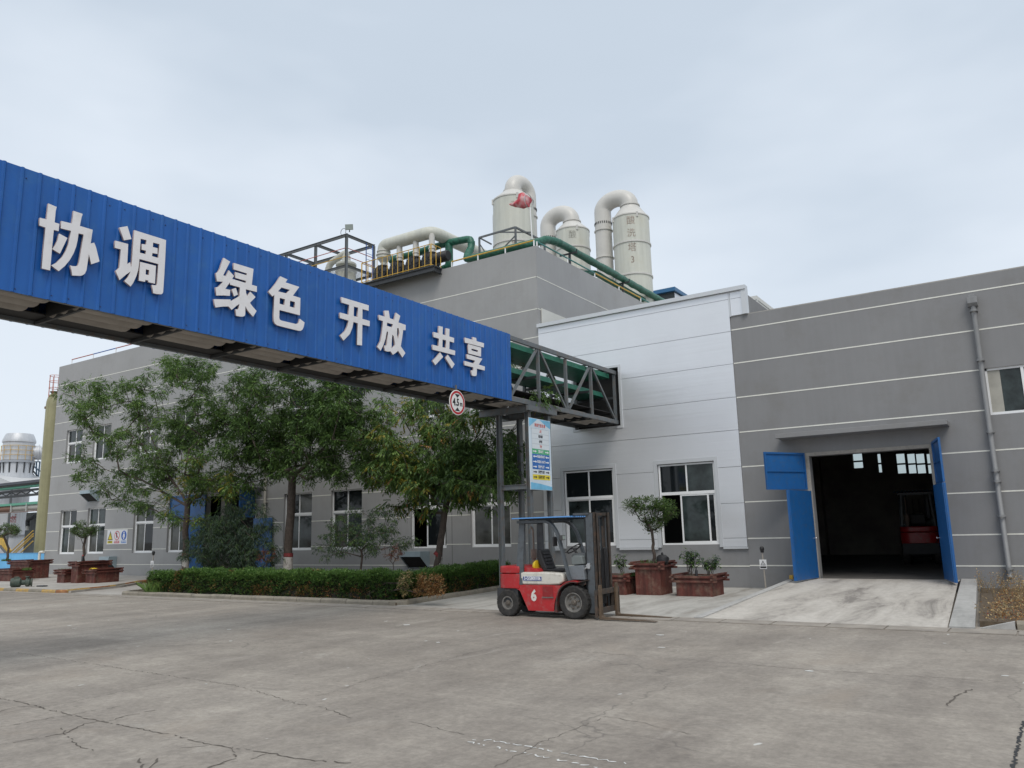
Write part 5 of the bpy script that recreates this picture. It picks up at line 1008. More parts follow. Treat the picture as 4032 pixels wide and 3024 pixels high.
tree('ash_tree',gp(732,YT),aY((735,1990),YT),'leftmost of the three big trees, its branches spreading left over the grey wall','tree',
 [(470,1860,190,80),(470,1640,170,140),(700,1570,170,170),(800,1770,190,170),(310,1780,70,55),(330,1570,90,90),(600,1960,170,45),(860,1900,150,70),(640,1780,150,110),(760,1450,120,60),(740,2030,110,35)],320,11,.12,34,.105,.045,GRN,LM,paint=True,crad=.34,Y=YT,group='ash trees in front of the grey building',sub=[(800,1960,170,YLW),(480,1560,260,LGT)],limbs=[[(640,1820,-.3),(580,1680,-.6)],[(800,1800,.3),(760,1500,.4)],[(700,1700,.7)],[(560,1890,.4),(420,1850,.2)]])
tree('ash_tree',gp(1132,YT),aY((1150,1880),YT),'middle of the three big trees, its trunk forked above a lime washed foot','tree',
 [(1130,1580,250,150),(1320,1680,170,140),(970,1640,170,180),(1230,1830,190,80),(1000,1840,130,70),(1150,1720,240,120),(1440,1780,90,70),(1380,1560,130,100)],340,23,.15,36,.105,.045,GRN,LM,paint=True,crad=.34,Y=YT,group='ash trees in front of the grey building',sub=[(1150,1700,400,DRK)],limbs=[[(1185,1700,.2),(1195,1500,.3)],[(1110,1740,-.3),(1070,1560,-.5)],[(1010,1760,.3)],[(1300,1740,-.2)]])
tree('ash_tree',gp(1708,YT),aY((1762,1960),YT),'rightmost of the three big trees, yellowing crown behind the round clearance sign','tree',
 [(1620,1700,220,140),(1840,1760,210,160),(1560,1850,140,80),(1890,1900,150,110),(1720,1900,200,90),(1690,1790,220,120),(1620,1990,100,35),(1980,1830,80,130),(1900,1450,140,60),(2120,1570,70,40)],300,37,.105,19,.14,.055,OLV,LM,paint=True,crad=.34,Y=YT,droop=.8,group='ash trees in front of the grey building',sub=[(1560,1700,150,YLW),(1640,1870,90,YLW),(1900,1850,200,DRK)],limbs=[[(1752,1760,.1),(1745,1560,.2)],[(1650,1760,-.4),(1580,1650,-.5)],[(1850,1780,.3),(1900,1680,.5)]])
# dark drooping bush and weeping shrub
CM=[LF_C,LF_D,LF_M]
tree('dark_bush',gp(905,19.3),gp(905,19.3,.7),'dark feathery bush covering the left blue door behind the hedge','bush',[(900,2130,150,110),(860,2200,150,60),(960,2060,120,80),(1010,2180,90,80),(830,2120,90,80)],230,5,.06,26,.075,.02,((0,.75),(1,.25)),CM,comp=7,crad=.24,Y=19.3,dep=1.0,droop=1.0)
tree('weeping_shrub',gp(1421,19.0),gp(1424,19.0,1.35),'round drooping shrub on a thin stem between the middle and right big trees','shrub',[(1420,2060,140,60),(1330,2140,90,50),(1520,2130,90,50),(1420,2120,150,60),(1290,2170,50,35),(1600,2130,40,25)],110,6,.035,20,.06,.022,((0,.5),(1,.3),(2,.2)),CM,comp=5,crad=.2,Y=19.0,dep=.9,droop=.9)
for px,lab,els,sd in ((1548,'small red-leaved sapling between the weeping shrub and the wall hood',[(1545,2175,40,28)],3),(1048,'small withering sapling in front of the right blue door leaf',[(1045,2185,42,26)],4)):
    tree('sapling',gp(px,18.6),gp(px,18.6,.95),lab,'sapling',els,22,sd,.014,7,.05,.025,((0,.8),(1,.2)),[LF_R,LF_B],comp=3,crad=.1,Y=18.6,dep=.2,group='red saplings')
# ---- hedge ----
def hedge(name,label,segs,seed,mats,matl,dens=1150,h=.73,wid=1.0,ls=.055):
    r=random.Random(seed); T=thing(name,(*segs[0][0],.07),label,'hedge'); core=MB(); mb=MB()
    for (a,b) in segs:
        a=Vector((*a,0));b=Vector((*b,0)); d=(b-a); L_=d.length; d.normalize(); nn=Vector((-d.y,d.x,0))
        def hh(u,v): 
            p=a+d*u+nn*v; return h*(1+.16*noise.noise(p*1.3)+.12*noise.noise(p*4))*(.78+.22*min(1,max(0,u)/1.8))-.16*abs((v/wid-.5)*2)**4
        n=max(2,int(L_/.25)); m=6; vs=[]
        for i in range(n+1):
            u=L_*i/n
            for j in range(m+1): v=wid*(.08+.84*j/m); p=a+d*u+nn*v; vs.append((p.x,p.y,.06+(hh(u,v)-.10 if 0<j<m else .02)))
        m1=m+1; core.add(vs,[(i*m1+j,i*m1+j+1,(i+1)*m1+j+1,(i+1)*m1+j) for i in range(n) for j in range(m)])
        def put(u,v,z,out):
            p=a+d*u+nn*v+Vector((0,0,.07+z)); w=noise.noise(p*1.7+Vector((9,0,0))); low=z/h
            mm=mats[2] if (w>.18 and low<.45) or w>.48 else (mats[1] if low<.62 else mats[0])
            leafquads(mb,p,r,.035,1,ls,ls*.55,-.3,mm,3)
        for _ in range(int(L_*(h+.1)*dens)): u=r.uniform(-.05,L_+.05); z=h*r.random(); put(u,.05+.10*(z/h)**3+.09*noise.noise(Vector((u*2.6,z*3,seed)))+.05*noise.noise(Vector((u*7,z*7,seed)))+r.uniform(0,.06),z*.99,-1)
        for _ in range(int(L_*(h+.1)*dens*.5)): u=r.uniform(-.05,L_+.05); z=h*r.random(); put(u,wid-.08-r.uniform(0,.07),z*.97,1)
        for _ in range(int(L_*wid*dens)): u=r.uniform(-.05,L_+.05); v=r.uniform(.05,wid-.05); put(u,v,hh(u,v)-r.uniform(0,.05),0)
        for e in (0,L_):
            for _ in range(int(wid*h*dens)): v=r.uniform(.05,wid-.05); put(e+(r.uniform(-.06,.03) if e==0 else r.uniform(-.03,.06)),v,h*.97*r.random(),0)
    core.build('dark_core',mat('core_dark',(.025,.022,.016),.95),T); mb.build('foliage',matl,T,nonorm=True); return T  # solid dark core added to close the gaps behind the leaves
HM_=[LF_H,LF_HD,LF_M,LF_B,LF_L]
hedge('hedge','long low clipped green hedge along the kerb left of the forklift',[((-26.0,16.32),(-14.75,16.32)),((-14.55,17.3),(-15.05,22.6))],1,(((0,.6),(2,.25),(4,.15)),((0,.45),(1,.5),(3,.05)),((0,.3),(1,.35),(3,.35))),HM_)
def patch(name,label,els,seed,matl,n,ls=.05,Y=16.4,mats=((0,1),),cat='shrub',dep=.12,crad=.1,comp=3,base=None):
    return tree(name,base,base+Vector((0,0,.25)),label,cat,els,n,seed,.02,16,ls,ls*.5,mats,matl,comp=comp,crad=crad,Y=Y,dep=dep,droop=.1)
patch('dead_shrub','dead light brown shrub standing in front of the hedge near its right corner',[(1690,2310,60,50),(1680,2345,55,25)],8,[LF_B,LF_S],70,Y=16.33,base=Vector((-14.95,16.4,.07)),mats=((0,.85),(1,.15)))
patch('withered_shrub','thin pale withered shrub left of the dead brown shrub at the hedge',[(1598,2290,22,40),(1600,2350,14,30)],9,[LF_S,LF_M],22,Y=16.33,base=Vector((-15.6,16.4,.07)),mats=((0,.7),(1,.3)))
def grass(name,label,c,rad,n,h,seed,matl,kind=None,z=0,lean=.5):
    r=random.Random(seed); mb=MB()
    for _ in range(n):
        a=r.uniform(0,2*PI); q=rad*math.sqrt(r.random()); p=Vector((c[0]+q*math.cos(a)*1.0,c[1]+q*math.sin(a)*.7,z)); hh=h*r.uniform(.5,1.2); l_=Vector((r.gauss(0,lean),r.gauss(0,lean),0))*hh; w=Vector((r.uniform(-1,1),r.uniform(-1,1),0)).normalized()*.006
        m=p+l_*.35+Vector((0,0,hh*.65)); t=p+l_+Vector((0,0,hh*.9)); mb.add([p-w,p+w,m+w*.7,t,m-w*.7],[(0,1,2,3,4)])
    o=mb.build(name,matl,None,org=(c[0],c[1],z),nonorm=True); tag(o,label,'grass',kind=kind); return o
g=aY((598,2335),16.25); grass('grass_tuft','tall grass tuft hanging over the left end of the hedge kerb',(g.x,16.3),.38,330,.42,1,LF_L,z=.1,lean=.7)
grass('grass_tuft','low weeds in front of the wide brown planter at the far left',aZ(l4(110,560),.08)[:2],.35,200,.25,2,LF_M,z=.08)
# ---- brown wooden planters ----
def planter(x0,x1,y0,y1,z0,h,label,seed=0,group='brown slatted planters'):
    T=thing('planter',((x0+x1)/2,(y0+y1)/2,z0),label,'planter',group); mb=MB(); t=.03; hb=h-.02
    mb.box(x0,x1,y0,y0+t,z0,z0+hb); mb.box(x0,x1,y1-t,y1,z0,z0+hb); mb.box(x0,x0+t,y0+t,y1-t,z0,z0+hb); mb.box(x1-t,x1,y0+t,y1-t,z0,z0+hb)
    n=int((x1-x0)/.11)
    for k in range(n): x=x0+(k+.5)*(x1-x0)/n; mb.box(x-.045,x+.045,y0-.006,y0,z0,z0+hb)
    n=int((y1-y0)/.11)
    for k in range(n): y=y0+(k+.5)*(y1-y0)/n; mb.box(x1,x1+.006,y-.045,y+.045,z0,z0+hb)
    mb.build('box',WOOD,T)
    r=random.Random(seed); o=.07; e=.16
    for k in range(2):
        z=z0+h-.19+k*.115
        for yy in (y0-.045,y1+.045): MB().box(x0-e,x1+e,yy-.03,yy+.03,z,z+.055).build('slat',WOOD,T,bevel=.004)
        for xx in (x0-.045,x1+.045): MB().box(xx-.03,xx+.03,y0-e,y1+e,z+.057,z+.105).build('slat',WOOD,T,bevel=.004)
    mb=MB(); n=8; vs=[(x0+t+(x1-x0-2*t)*i/n,y0+t+(y1-y0-2*t)*j/n,z0+h-.05+r.uniform(-.015,.03)) for i in range(n+1) for j in range(n+1)]
    mb.add(vs,[(i*(n+1)+j,(i+1)*(n+1)+j,(i+1)*(n+1)+j+1,i*(n+1)+j+1) for i in range(n) for j in range(n)]); mb.build('soil',SOIL,T,smooth=True); return T
planter(-8.50,-7.50,20.75,21.65,.004,.55,'right low brown planter holding two rose bushes, nearest the ramp',1)
planter(-9.72,-8.98,20.82,21.65,.004,.88,'tall brown planter holding the round-headed little tree by the annex',2)
planter(-11.4,-9.95,20.65,21.4,.004,.56,'low brown planter behind the forklift mast, left of the tall planter',3)
planter(-37.12,-36.5,19.0,19.9,.08,.55,'small low brown planter left of the tall one near the grey wall corner',4)
planter(-36.05,-35.5,19.05,20.4,.08,.90,'tall brown planter holding a little tree near the grey wall corner',5)
planter(-35.22,-34.5,19.25,20.35,.08,.58,'low brown planter with a yellow cloth on it, nearest the driveway',6)
planter(-43.0,-41.4,19.05,20.0,.08,.55,'low brown planter at the left picture edge in front of the light blue wall',7)
planter(-45.0,-43.05,20.6,21.6,.08,.90,'tall brown planter at the left picture edge with a little tree',8)
TOPM=[LF_T,LF_L,LF_D]
def topiary(x,Y,z0,els,seed,label,fork,nt=95,leafn=26,rt_=.045,crad=.13,ls=.05):
    b=gp(x,Y,z0); f=aY(fork,Y); return tree('topiary_tree',b,f,label,'tree',els,nt,seed,rt_,leafn,ls,ls*.55,((0,.6),(1,.15),(2,.25)),TOPM,comp=3,crad=crad,Y=Y,dep=.45,group='little round-headed trees in planters',droop=-.3)
topiary(2574,21.2,.8,[(2560,1985,90,25),(2480,1990,25,20),(2560,2030,75,30),(2620,2005,45,35),(2570,2070,45,25)],4,'round-headed little tree in the tall planter between the two annex windows',(2572,2140),nt=120)
topiary(332,19.8,.93,[(335,2075,45,25),(300,2090,28,16),(370,2090,22,14),(340,2105,35,18)],5,'round-headed little tree standing in front of the second window from the left',(330,2150),nt=80,rt_=.06)
topiary(30,21.1,.93,[(30,2085,45,22),(5,2100,25,18),(60,2095,20,14)],6,'round-headed little tree at the left picture edge before the silver chimney',(32,2150),nt=80,rt_=.06)
def rose(px,Y,z0,z1,w,label,seed,n=26):
    r=random.Random(seed); b=gp(px,Y,z0); T=thing('rose_bush',b,label,'plant','rose bushes in the planters'); st=MB(); mb=MB()
    for k in range(n//3):
        t=Vector((b.x+r.uniform(-w,w),b.y+r.uniform(-.15,.15),z0+(z1-z0)*r.uniform(.6,1))); m=(b+t)/2+Vector((r.gauss(0,.03),0,.06)); st.tube([b+Vector((r.uniform(-.1,.1)*w*3,0,0)),m,t],[.007,.006,.003],5)
        for q in (t,t+Vector((r.gauss(0,.04),0,-.07)),m+(t-m)*.5,m): leafquads(mb,q,r,.06,4,.05,.035,.5,((0,.6),(1,.4)),5)
    st.build('stem',BARK,T); mb.build('foliage',[LF_C,LF_M],T,nonorm=True)
rose(2712,21.2,.5,1.22,.22,'taller rose bush on the left side of the right low planter',2,36); rose(2792,21.2,.5,1.05,.26,'bushy rose on the right side of the right low planter',3,36); rose(2447,21.0,.5,1.12,.2,'sparse rose bush in the low planter behind the forklift',4,20)
for k,(c,z,n) in enumerate(((gp(2560,21.2),.84,50),(gp(25,21.1),.94,220),(gp(110,19.6),.58,160),(gp(255,19.5),.58,60),(gp(2480,21.0),.5,60))):
    grass('weeds',['sparse weeds at the foot of the little tree by the annex','dense weeds under the little tree at the left picture edge','weeds in the low planter before the light blue wall','weeds in the smallest left planter','weeds in the planter behind the forklift mast'][k],(c.x,c.y),.3,n,.14,20+k,LF_M,z=z)
# dry plants in the right-hand bed
r=random.Random(77)
for k,(px,Y,h_,lab) in enumerate(((3960,20.5,.55,'dry straw coloured weed nearest the drainpipe foot'),(4005,18.8,.6,'tallest dry straw coloured weed at the right picture edge'),(3895,22.5,.5,'dry yellow weed beside the top of the ramp kerb'),(3990,22.8,.45,'pale dry weed against the workshop wall'),(3935,17.3,.3,'low dry weed close to the front kerb by the ramp'))):
    b=gp(px,Y,.1); T=thing('dry_weed',b,lab,'plant','dry weeds in the right-hand bed'); st=MB(); mb=MB()
    for q in range(16):
        s=b+Vector((r.uniform(-.35,.35),r.uniform(-.35,.35),0)); t=s+Vector((r.gauss(0,.12),r.gauss(0,.1),h_*r.uniform(.6,1.1))); st.tube([s,(s+t)/2+Vector((r.gauss(0,.02),0,0)),t],[.005,.004,.002],4)
        for u in (1,.8,.6,.4): leafquads(mb,s+(t-s)*u,r,.05,4,.035,.025,.2,((0,.75),(1,.25)),1)
    st.build('stalk',mat('dry_stalk',(.22,.16,.09),.9),T); mb.build('dry_leaf',[LF_S,LF_B],T,nonorm=True)
mb=MB(); r=random.Random(12)
for _ in range(9000):
    x=r.uniform(-1.1,2.0); y=r.uniform(16.4,23.8)
    if x< -1.15-.05*(y-16): continue
    leafquads(mb,Vector((x,y,.115)),r,.03,1,.045,.03,.0,((0,.25),(1,.6),(2,.15)),1)
mb.build('leaf_litter',[LF_S,LF_B,LF_R],None,nonorm=True,kind='stuff',label='dry fallen leaves littering the right-hand bed',cat='leaf litter')
# ================= PIPES, VENTS, SIGNS =================
def drainpipe(parent,pts,r,m,joints=(),name='drainpipe'):
    mb=MB(); mb.tube(pts,r,16); o=mb.build(name,m,parent,smooth=60)
    for z in joints: mb=MB(); x=pts[0][0] if not isinstance(pts[0],Vector) else pts[0].x; mb.lathe([(r+.001,z-.03),(r+.018,z-.03),(r+.018,z+.03),(r+.001,z+.03)],(pts[-1][0],pts[-1][1],0),16,caps=False); mb.box(pts[-1][0]-r-.03,pts[-1][0]+r+.03,pts[-1][1]+r*.3,23.998,z-.015,z+.015); mb.build('pipe_clamp',m,o,smooth=30)
    return o
PG=mat('drain_grey',(.25,.255,.26),.5,var=.08,vscale=3,streak=.15)
drainpipe(B3,[(-.885,23.87,7.48),(-.885,23.87,.46),(-.885,23.80,.36)],.062,PG,(7.30,5.95,4.05,3.05,2.78,1.9,.60))
mb=MB(); mb.prismX([(23.74,7.66),(23.998,7.66),(23.998,7.46),(23.93,7.42),(23.81,7.42),(23.74,7.5)],-1.0,-.77); mb.box(-.96,-.81,23.80,23.998,7.66,7.74); mb.build('rain_hopper',PG,B3,bevel=.006)
drainpipe(B1,[(-29.22,23.88,6.3),(-29.22,23.88,2.75)],.06,mat('drain_cream',(.42,.40,.35),.5),(5.0,3.4))
drainpipe(B1,fillet([(-48.4,23.9,1.33),(-48.74,23.85,1.33),(-48.74,23.85,.30),(-48.84,23.78,.2)],.12),.075,mat('drain_white',(.66,.64,.58),.4,dirt=((.4,.33,.22),.6,4)))
mb=MB(); mb.box(-49.4,-48.52,23.5,23.9,.08,.22); mb.build('gully',DSTEEL,B1)
VM=mat('vent_zinc',(.30,.37,.40),.4,metal=.3,var=.08)
def vent(x0,x1,z0,z1,label,dep=.55,z_=0):
    T=thing('wall_vent',((x0+x1)/2,24,z0),label,'vent hood','vent hoods on the grey wall'); h=z1-z0
    mb=MB(); P=[(23.998,z1),(24-dep,z1),(24-dep-.02,z1-.30*h),(23.93,z0),(23.998,z0)]; n=5
    for x in (x0,x1): mb.add([(x,y,z) for y,z in P],[tuple(range(n)) if x==x0 else tuple(range(n-1,-1,-1))])
    mb.add([(x,y,z) for x in (x0,x1) for y,z in P],[(0,1,6,5),(1,2,7,6),(3,4,9,8)]); o=mb.build('hood',VM,T); sm=o.modifiers.new('t','SOLIDIFY'); sm.thickness=.008
    a,b=P[2],P[3]; mb=MB(); mb.add([(x0+.03,a[0]+.05,a[1]),(x1-.03,a[0]+.05,a[1]),(x1-.03,b[0]+.01,b[1]+.03),(x0+.03,b[0]+.01,b[1]+.03)],[(0,1,2,3)]); mb.build('grille',DARK,T); return T
vent(-20.75,-19.75,.53,1.16,'zinc vent hood low on the wall beside the rightmost big tree'); vent(-44.1,-43.1,4.02,4.62,'zinc vent hood high on the wall above the left windows'); vent(-41.9,-41.0,.45,1.05,'zinc vent hood low on the wall behind the left planters',.45)
# safety sign on the wall
SG=thing('safety_sign',(-41.1,23.99,2.05),'white wall sign with yellow, red and blue safety symbols between two windows','sign'); yy=23.985
x0,x1,z0,z1=-42.05,-40.15,1.68,2.44
MB().box(x0,x1,yy,23.998,z0,z1).build('board',mat('sign_board_white',(.72,.73,.74),.4),SG)
def poly(pts,m,name,y): mb=MB(); mb.add([(x,y,z) for x,z in pts],[tuple(range(len(pts)))]); return mb.build(name,m,SG)
cz=2.13
poly([(-41.98,1.90),(-41.50,1.90),(-41.74,2.38)],SB,'triangle_border',yy-.002); poly([(-41.91,1.94),(-41.57,1.94),(-41.74,2.28)],mat('sign_yellow',(.75,.62,.03),.4),'triangle_field',yy-.004); poly([(-41.755,2.2),(-41.725,2.2),(-41.732,2.04),(-41.748,2.04)],SB,'exclamation_mark',yy-.006); poly([(-41.757,2.02),(-41.723,2.02),(-41.723,1.98),(-41.757,1.98)],SB,'exclamation_dot',yy-.006)
cir=lambda cx,cz,r,n=32:[(cx+r*math.cos(2*PI*k/n),cz+r*math.sin(2*PI*k/n)) for k in range(n)]
SR=mat('sign_red_ring',(.55,.02,.05),.4); SBL=mat('sign_blue',(.01,.10,.45),.4); SWH=mat('sign_white2',(.74,.75,.77),.4)
poly(cir(-41.1,2.13,.245),SR,'ban_ring',yy-.002); poly(cir(-41.1,2.13,.205),SWH,'ban_field',yy-.004)
poly([(-41.17,2.30),(-41.08,2.28),(-41.09,2.18),(-41.05,2.10),(-41.12,1.98),(-41.16,2.05),(-41.19,2.15)],SB,'pictogram',yy-.006); poly([(-41.26,2.26),(-41.23,2.29),(-40.94,2.0),(-40.97,1.97)],SR,'ban_bar',yy-.008)
poly(cir(-40.46,2.13,.245),SBL,'mandatory_disc',yy-.002); poly(cir(-40.46,2.28,.05,16),SWH,'head',yy-.004); poly([(-40.53,2.22),(-40.39,2.22),(-40.34,2.03),(-40.38,2.02),(-40.41,2.12),(-40.42,1.93),(-40.50,1.93),(-40.51,2.12),(-40.54,2.02),(-40.58,2.03)],SWH,'pictogram',yy-.004)
for cx,c_,t_,tc_ in ((-41.74,mat('sign_yellow',(.75,.62,.03),.4),'注意安全',SB),(-41.1,SR,'禁止烟火',SWH),(-40.46,mat('sign_blue_pale',(.10,.25,.6),.4),'必须穿防护服',SWH)):
    poly([(cx-.24,1.73),(cx+.24,1.73),(cx+.24,1.86),(cx-.24,1.86)],c_,'caption_plate',yy-.002); text_obj(t_,.10 if len(t_)<5 else .075,'lettering',tc_,SG,(cx,yy-.004,1.795),(1,0,0),(0,0,1),bold=.002,extrude=.0005)
# posts with warning placards
def placard_post(x,y,z,h,label,lean=0,clamp=False):
    T=thing('sign_post',(x,y,z),label,'post','thin posts with small warning placards'); mb=MB(); mb.tube([(x,y,z),(x+lean,y,z+h-.12)],.022,10); mb.build('pole',mat('pole_grey',(.36,.33,.29),.5,var=.2),T,smooth=True)
    mb=MB(); mb.lathe([(.0,-.09),(.045,-.085),(.05,-.03),(.062,-.0),(.06,.05),(.035,.085),(0,.09)],(x+lean,y,z+h-.03),18,caps=False); mb.build('ball_head',BLK,T,smooth=True)
    c=x+lean*.6; zc=z+h*.62; MB().box(c-.10,c+.10,y-.034,y-.026,zc-.13,zc+.13).build('placard',mat('sign_board_white',(.72,.73,.74),.4),T)
    mb=MB(); mb.add([(c-.075,y-.036,zc-.03),(c+.075,y-.036,zc-.03),(c,y-.036,zc+.105)],[(0,1,2)]); mb.build('triangle_border',SB,T); mb=MB(); mb.add([(c-.05,y-.0375,zc-.017),(c+.05,y-.0375,zc-.017),(c,y-.0375,zc+.075)],[(0,1,2)]); mb.build('triangle_field',SWH,T)
    mb=MB(); mb.add([(c-.012,y-.039,zc-.01),(c+.012,y-.039,zc-.01),(c+.004,y-.039,zc+.05),(c-.006,y-.039,zc+.05)],[(0,1,2,3)]); mb.build('pictogram',SB,T); MB().box(c-.085,c+.085,y-.036,y-.034,zc-.11,zc-.06).build('caption_plate',SB,T)
    if clamp: MB().box(x-.09,x+.09,y-.09,y+.09,z-.02,z+.09).build('yellow_foot',YEL,T,bevel=.02)
    return T
placard_post(-6.84,23.3,.004,1.16,'thin post with a warning placard beside the left edge of the ramp',-.02)
p=aZ(l4(0,0),.08); placard_post(-31.72,20.15,.08,1.25,'thin post with yellow foot standing left of the hedge by the driveway',.03,True)
b=aZ(c8(400,1262),.33); MB().box(-6.16,-6.06,23.3,23.42,.31,.42).build('yellow_block',YEL,None,org=(-6.1,23.35,.31),bevel=.01,label='tiny yellow block at the top of the ramp kerb beside the blue gate leaf',cat='block')
# black lidded pot on the tall planter, small bottles
T=thing('black_pot',(-9.02,21.15,.80),'round black lidded pot on the tall planter by the little tree','pot')
mb=MB(); mb.lathe([(.0,0),(.12,.0),(.165,.06),(.17,.14),(.16,.2),(.10,.255),(.05,.265),(.0,.27)],(-9.02,21.15,.82),22,caps=False); mb.build('body',BLK,T,smooth=30); mb=MB(); mb.lathe([(.03,.265),(.035,.30),(.022,.33),(0,.335)],(-9.02,21.15,.82),12,caps=False); mb.build('knob',BLK,T,smooth=30)
mb=MB(); mb.tube(arc((-8.87,21.15,.97),(1,0,0),(0,0,1),.045,-PI/2,PI/2,8),.012,6); mb.build('handle',BLK,T,smooth=True)
def bottle(x,y,z,label,m=BLK,s=1):
    T=thing('bottle',(x,y,z),label,'bottle'); mb=MB(); mb.lathe([(0,0),(.035*s,0),(.037*s,.14*s),(.02*s,.18*s),(.014*s,.2*s)],(x,y,z),14,caps=False); mb.build('body',m,T,smooth=30); mb=MB(); mb.lathe([(.017*s,.2*s),(.017*s,.235*s),(0,.236*s)],(x,y,z),12,caps=False); mb.build('cap',mat('cap_red',(.4,.05,.05),.4) if s>1 else BLK,T,smooth=30)
bottle(-7.98,20.95,.52,'small dark bottle between the two rose bushes in the right planter'); bottle(-35.66,19.3,.93,'dark bottle with red cap on the tall planter at the left',s=1.5)
MB().box(-35.95,-35.75,19.2,19.4,.93,1.02).build('plastic_tub',mat('tub_pale',(.45,.5,.5),.4),None,org=(-35.85,19.3,.93),bevel=.01,label='pale plastic tub beside the trunk on the left tall planter',cat='tub')
mb=MB(); r=random.Random(4); n=8; vs=[(-35.0+.36*i/n,19.25+.22*j/n,.665+.03*r.random()+(.03 if 2<i<6 else 0)) for i in range(n+1) for j in range(n+1)]; mb.add(vs,[(i*(n+1)+j,(i+1)*(n+1)+j,(i+1)*(n+1)+j+1,i*(n+1)+j+1) for i in range(n) for j in range(n)]); o=mb.build('yellow_cloth',YPL,None,org=(-34.9,19.3,.66),smooth=True,label='crumpled yellow cloth lying on the edge of a left planter',cat='cloth'); o.modifiers.new('s','SOLIDIFY').thickness=.02
# old green pump lying on the pavement
c=aZ(l4(390,680),.08); T=thing('old_pump',(c.x,c.y+.1,.08),'old green pump lying on its side on the left pavement','pump'); PM=mat('pump_green',(.05,.075,.06),.6,var=.35,vscale=8,dirt=((.12,.10,.07),.6,6),bump=.5)
x,y,z=c.x-.15,c.y+.12,.27
mb=MB(); mb.lathe([(0,-.32),(.13,-.32),(.18,-.28),(.19,-.1),(.19,.02),(.15,.06),(.1,.08)],(x,y,z),24,'X',caps=False); mb.build('motor',PM,T,smooth=35)
mb=MB(); mb.lathe([(.1,.06),(.1,.2),(.14,.22),(.16,.26),(.16,.36),(.12,.40),(.17,.42),(.17,.46),(0,.46)],(x,y,z-.02),22,'X',caps=False); mb.build('volute',PM,T,smooth=35); mb=MB(); mb.tube([(x+.28,y,z),(x+.28,y+.02,z+.2)],.06,14); mb.tube([(x+.28,y+.02,z+.2),(x+.28,y+.02,z+.23)],.10,14); mb.build('outlet',PM,T,smooth=35)
MB().box(x-.2,x-.02,y-.09,y+.09,z+.17,z+.23).build('terminal_box',PM,T,bevel=.01)
mb=MB(); 
for k in range(4): a=PI/2*k+.6; mb.bar((x+.24,y+.13*math.cos(a),z-.02+.13*math.sin(a)),(x+.34,y+.17*math.cos(a),z-.02+.17*math.sin(a)),.03)
mb.build('flange_rib',PM,T)
T.rotation_euler.z=R(60)
MB().box(x+.75,x+1.25,y+.2,y+.42,.08,.13).build('rubber_mat',DSTEEL,None,org=(x+1,y+.3,.08),bevel=.015,label='flat dark scrap piece lying beside the old green pump',cat='scrap')
# ================= INDUSTRIAL YARD ON THE LEFT =================
T=thing('yard_wall',(-58,24.4,0),'light blue low yard wall left of the grey building','wall'); MB().box(-75,-48.62,24.3,24.5,0,1.25).build('wall_panel',SKYB,T); MB().box(-75,-48.60,24.28,24.52,1.25,1.28).build('coping',mat('coping_blue',(.12,.34,.6),.7),T)
s0=aY(l2(395,110),27); sx=s0.x+.02; SI=thing('frp_column',(sx,27,0),'tall olive green fibreglass column standing beside the grey building corner','tank'); r_=.47
mb=MB(); mb.lathe([(r_,0),(r_,11.0),(r_*.96,11.25),(r_*.82,11.5),(r_*.75,11.66),(.26,11.72)],(sx,27,0),40); mb.build('shell',FRP,SI,smooth=40)
mb=MB(); mb.lathe([(.22,11.7),(.22,11.86),(.29,11.86),(.29,11.93),(0,11.95)],(sx,27,0),24,caps=False); mb.build('manhole',mat('rust_collar',(.18,.12,.08),.7),SI,smooth=30)
mb=MB(); mb.lathe([(.0,0),(.09,0),(.09,.12),(0,.12)],(sx-.2,26.53,10.8),14,'Y',caps=False); mb.build('nozzle',mat('rust_collar',(.18,.12,.08),.7),SI,smooth=30)
RR=mat('rail_redorange',(.48,.16,.11),.5)
for z in (12.15,12.6,13.0): mb=MB(); mb.tube(arc((sx+.05,27,z),(1,0,0),(0,1,0),.40,0,2*PI,24),.018,6); mb.build('rail_hoop',RR,SI,smooth=True)
for k in range(8): a=2*PI*k/8; x=sx+.05+.40*math.cos(a); y=27+.40*math.sin(a); mb=MB(); mb.tube([(x,y,11.5),(x,y,13.0)],.018,6); mb.build('rail_post',RR,SI,smooth=True)
# incinerator chamber (silver)
ca_=(aY(l3(205,350),34)+aY(l3(205,350),34))/2; ix=ca_.x; iy=34.0; rI=(aY(l3(385,350),34).x-ix)*.45
IN=thing('combustion_tower',(ix,iy,0),'big silver clad combustion tower with orange railing at the left picture edge','tower')
zt=11.0; mb=MB(); mb.lathe([(rI*.92,0),(rI*.92,7.2),(rI*.98,7.25),(rI*.98,7.4),(rI,7.4),(rI,8.7),(rI,10.55),(rI*1.06,10.6),(rI*1.06,10.75),(rI*.92,11.2),(rI*.85,11.35)],(ix,iy,0),48); mb.build('cladding',SILV,IN,smooth=30)
for z in (2.55,7.3,9.0): mb=MB(); mb.lathe([(rI*.9,z-.06),(rI*1.03,z-.06),(rI*1.03,z+.05),(rI*.9,z+.05)],(ix,iy,0),48,caps=False); mb.build('ring_seam',mat('seam_grey',(.28,.29,.31),.5),IN,smooth=30)
mb=MB(); mb.lathe([(rI,8.80),(rI+.12,8.80),(rI+.12,8.98),(rI,8.98)],(ix,iy,0),48,caps=False); mb.build('gallery',mat('gallery_grey',(.33,.35,.38),.5),IN,smooth=30)
for z in (9.45,9.85,10.25): mb=MB(); mb.tube(arc((ix,iy,z),(1,0,0),(0,1,0),rI+.1,0,2*PI,40),.018,6); mb.build('gallery_rail',YEL,IN,smooth=True)
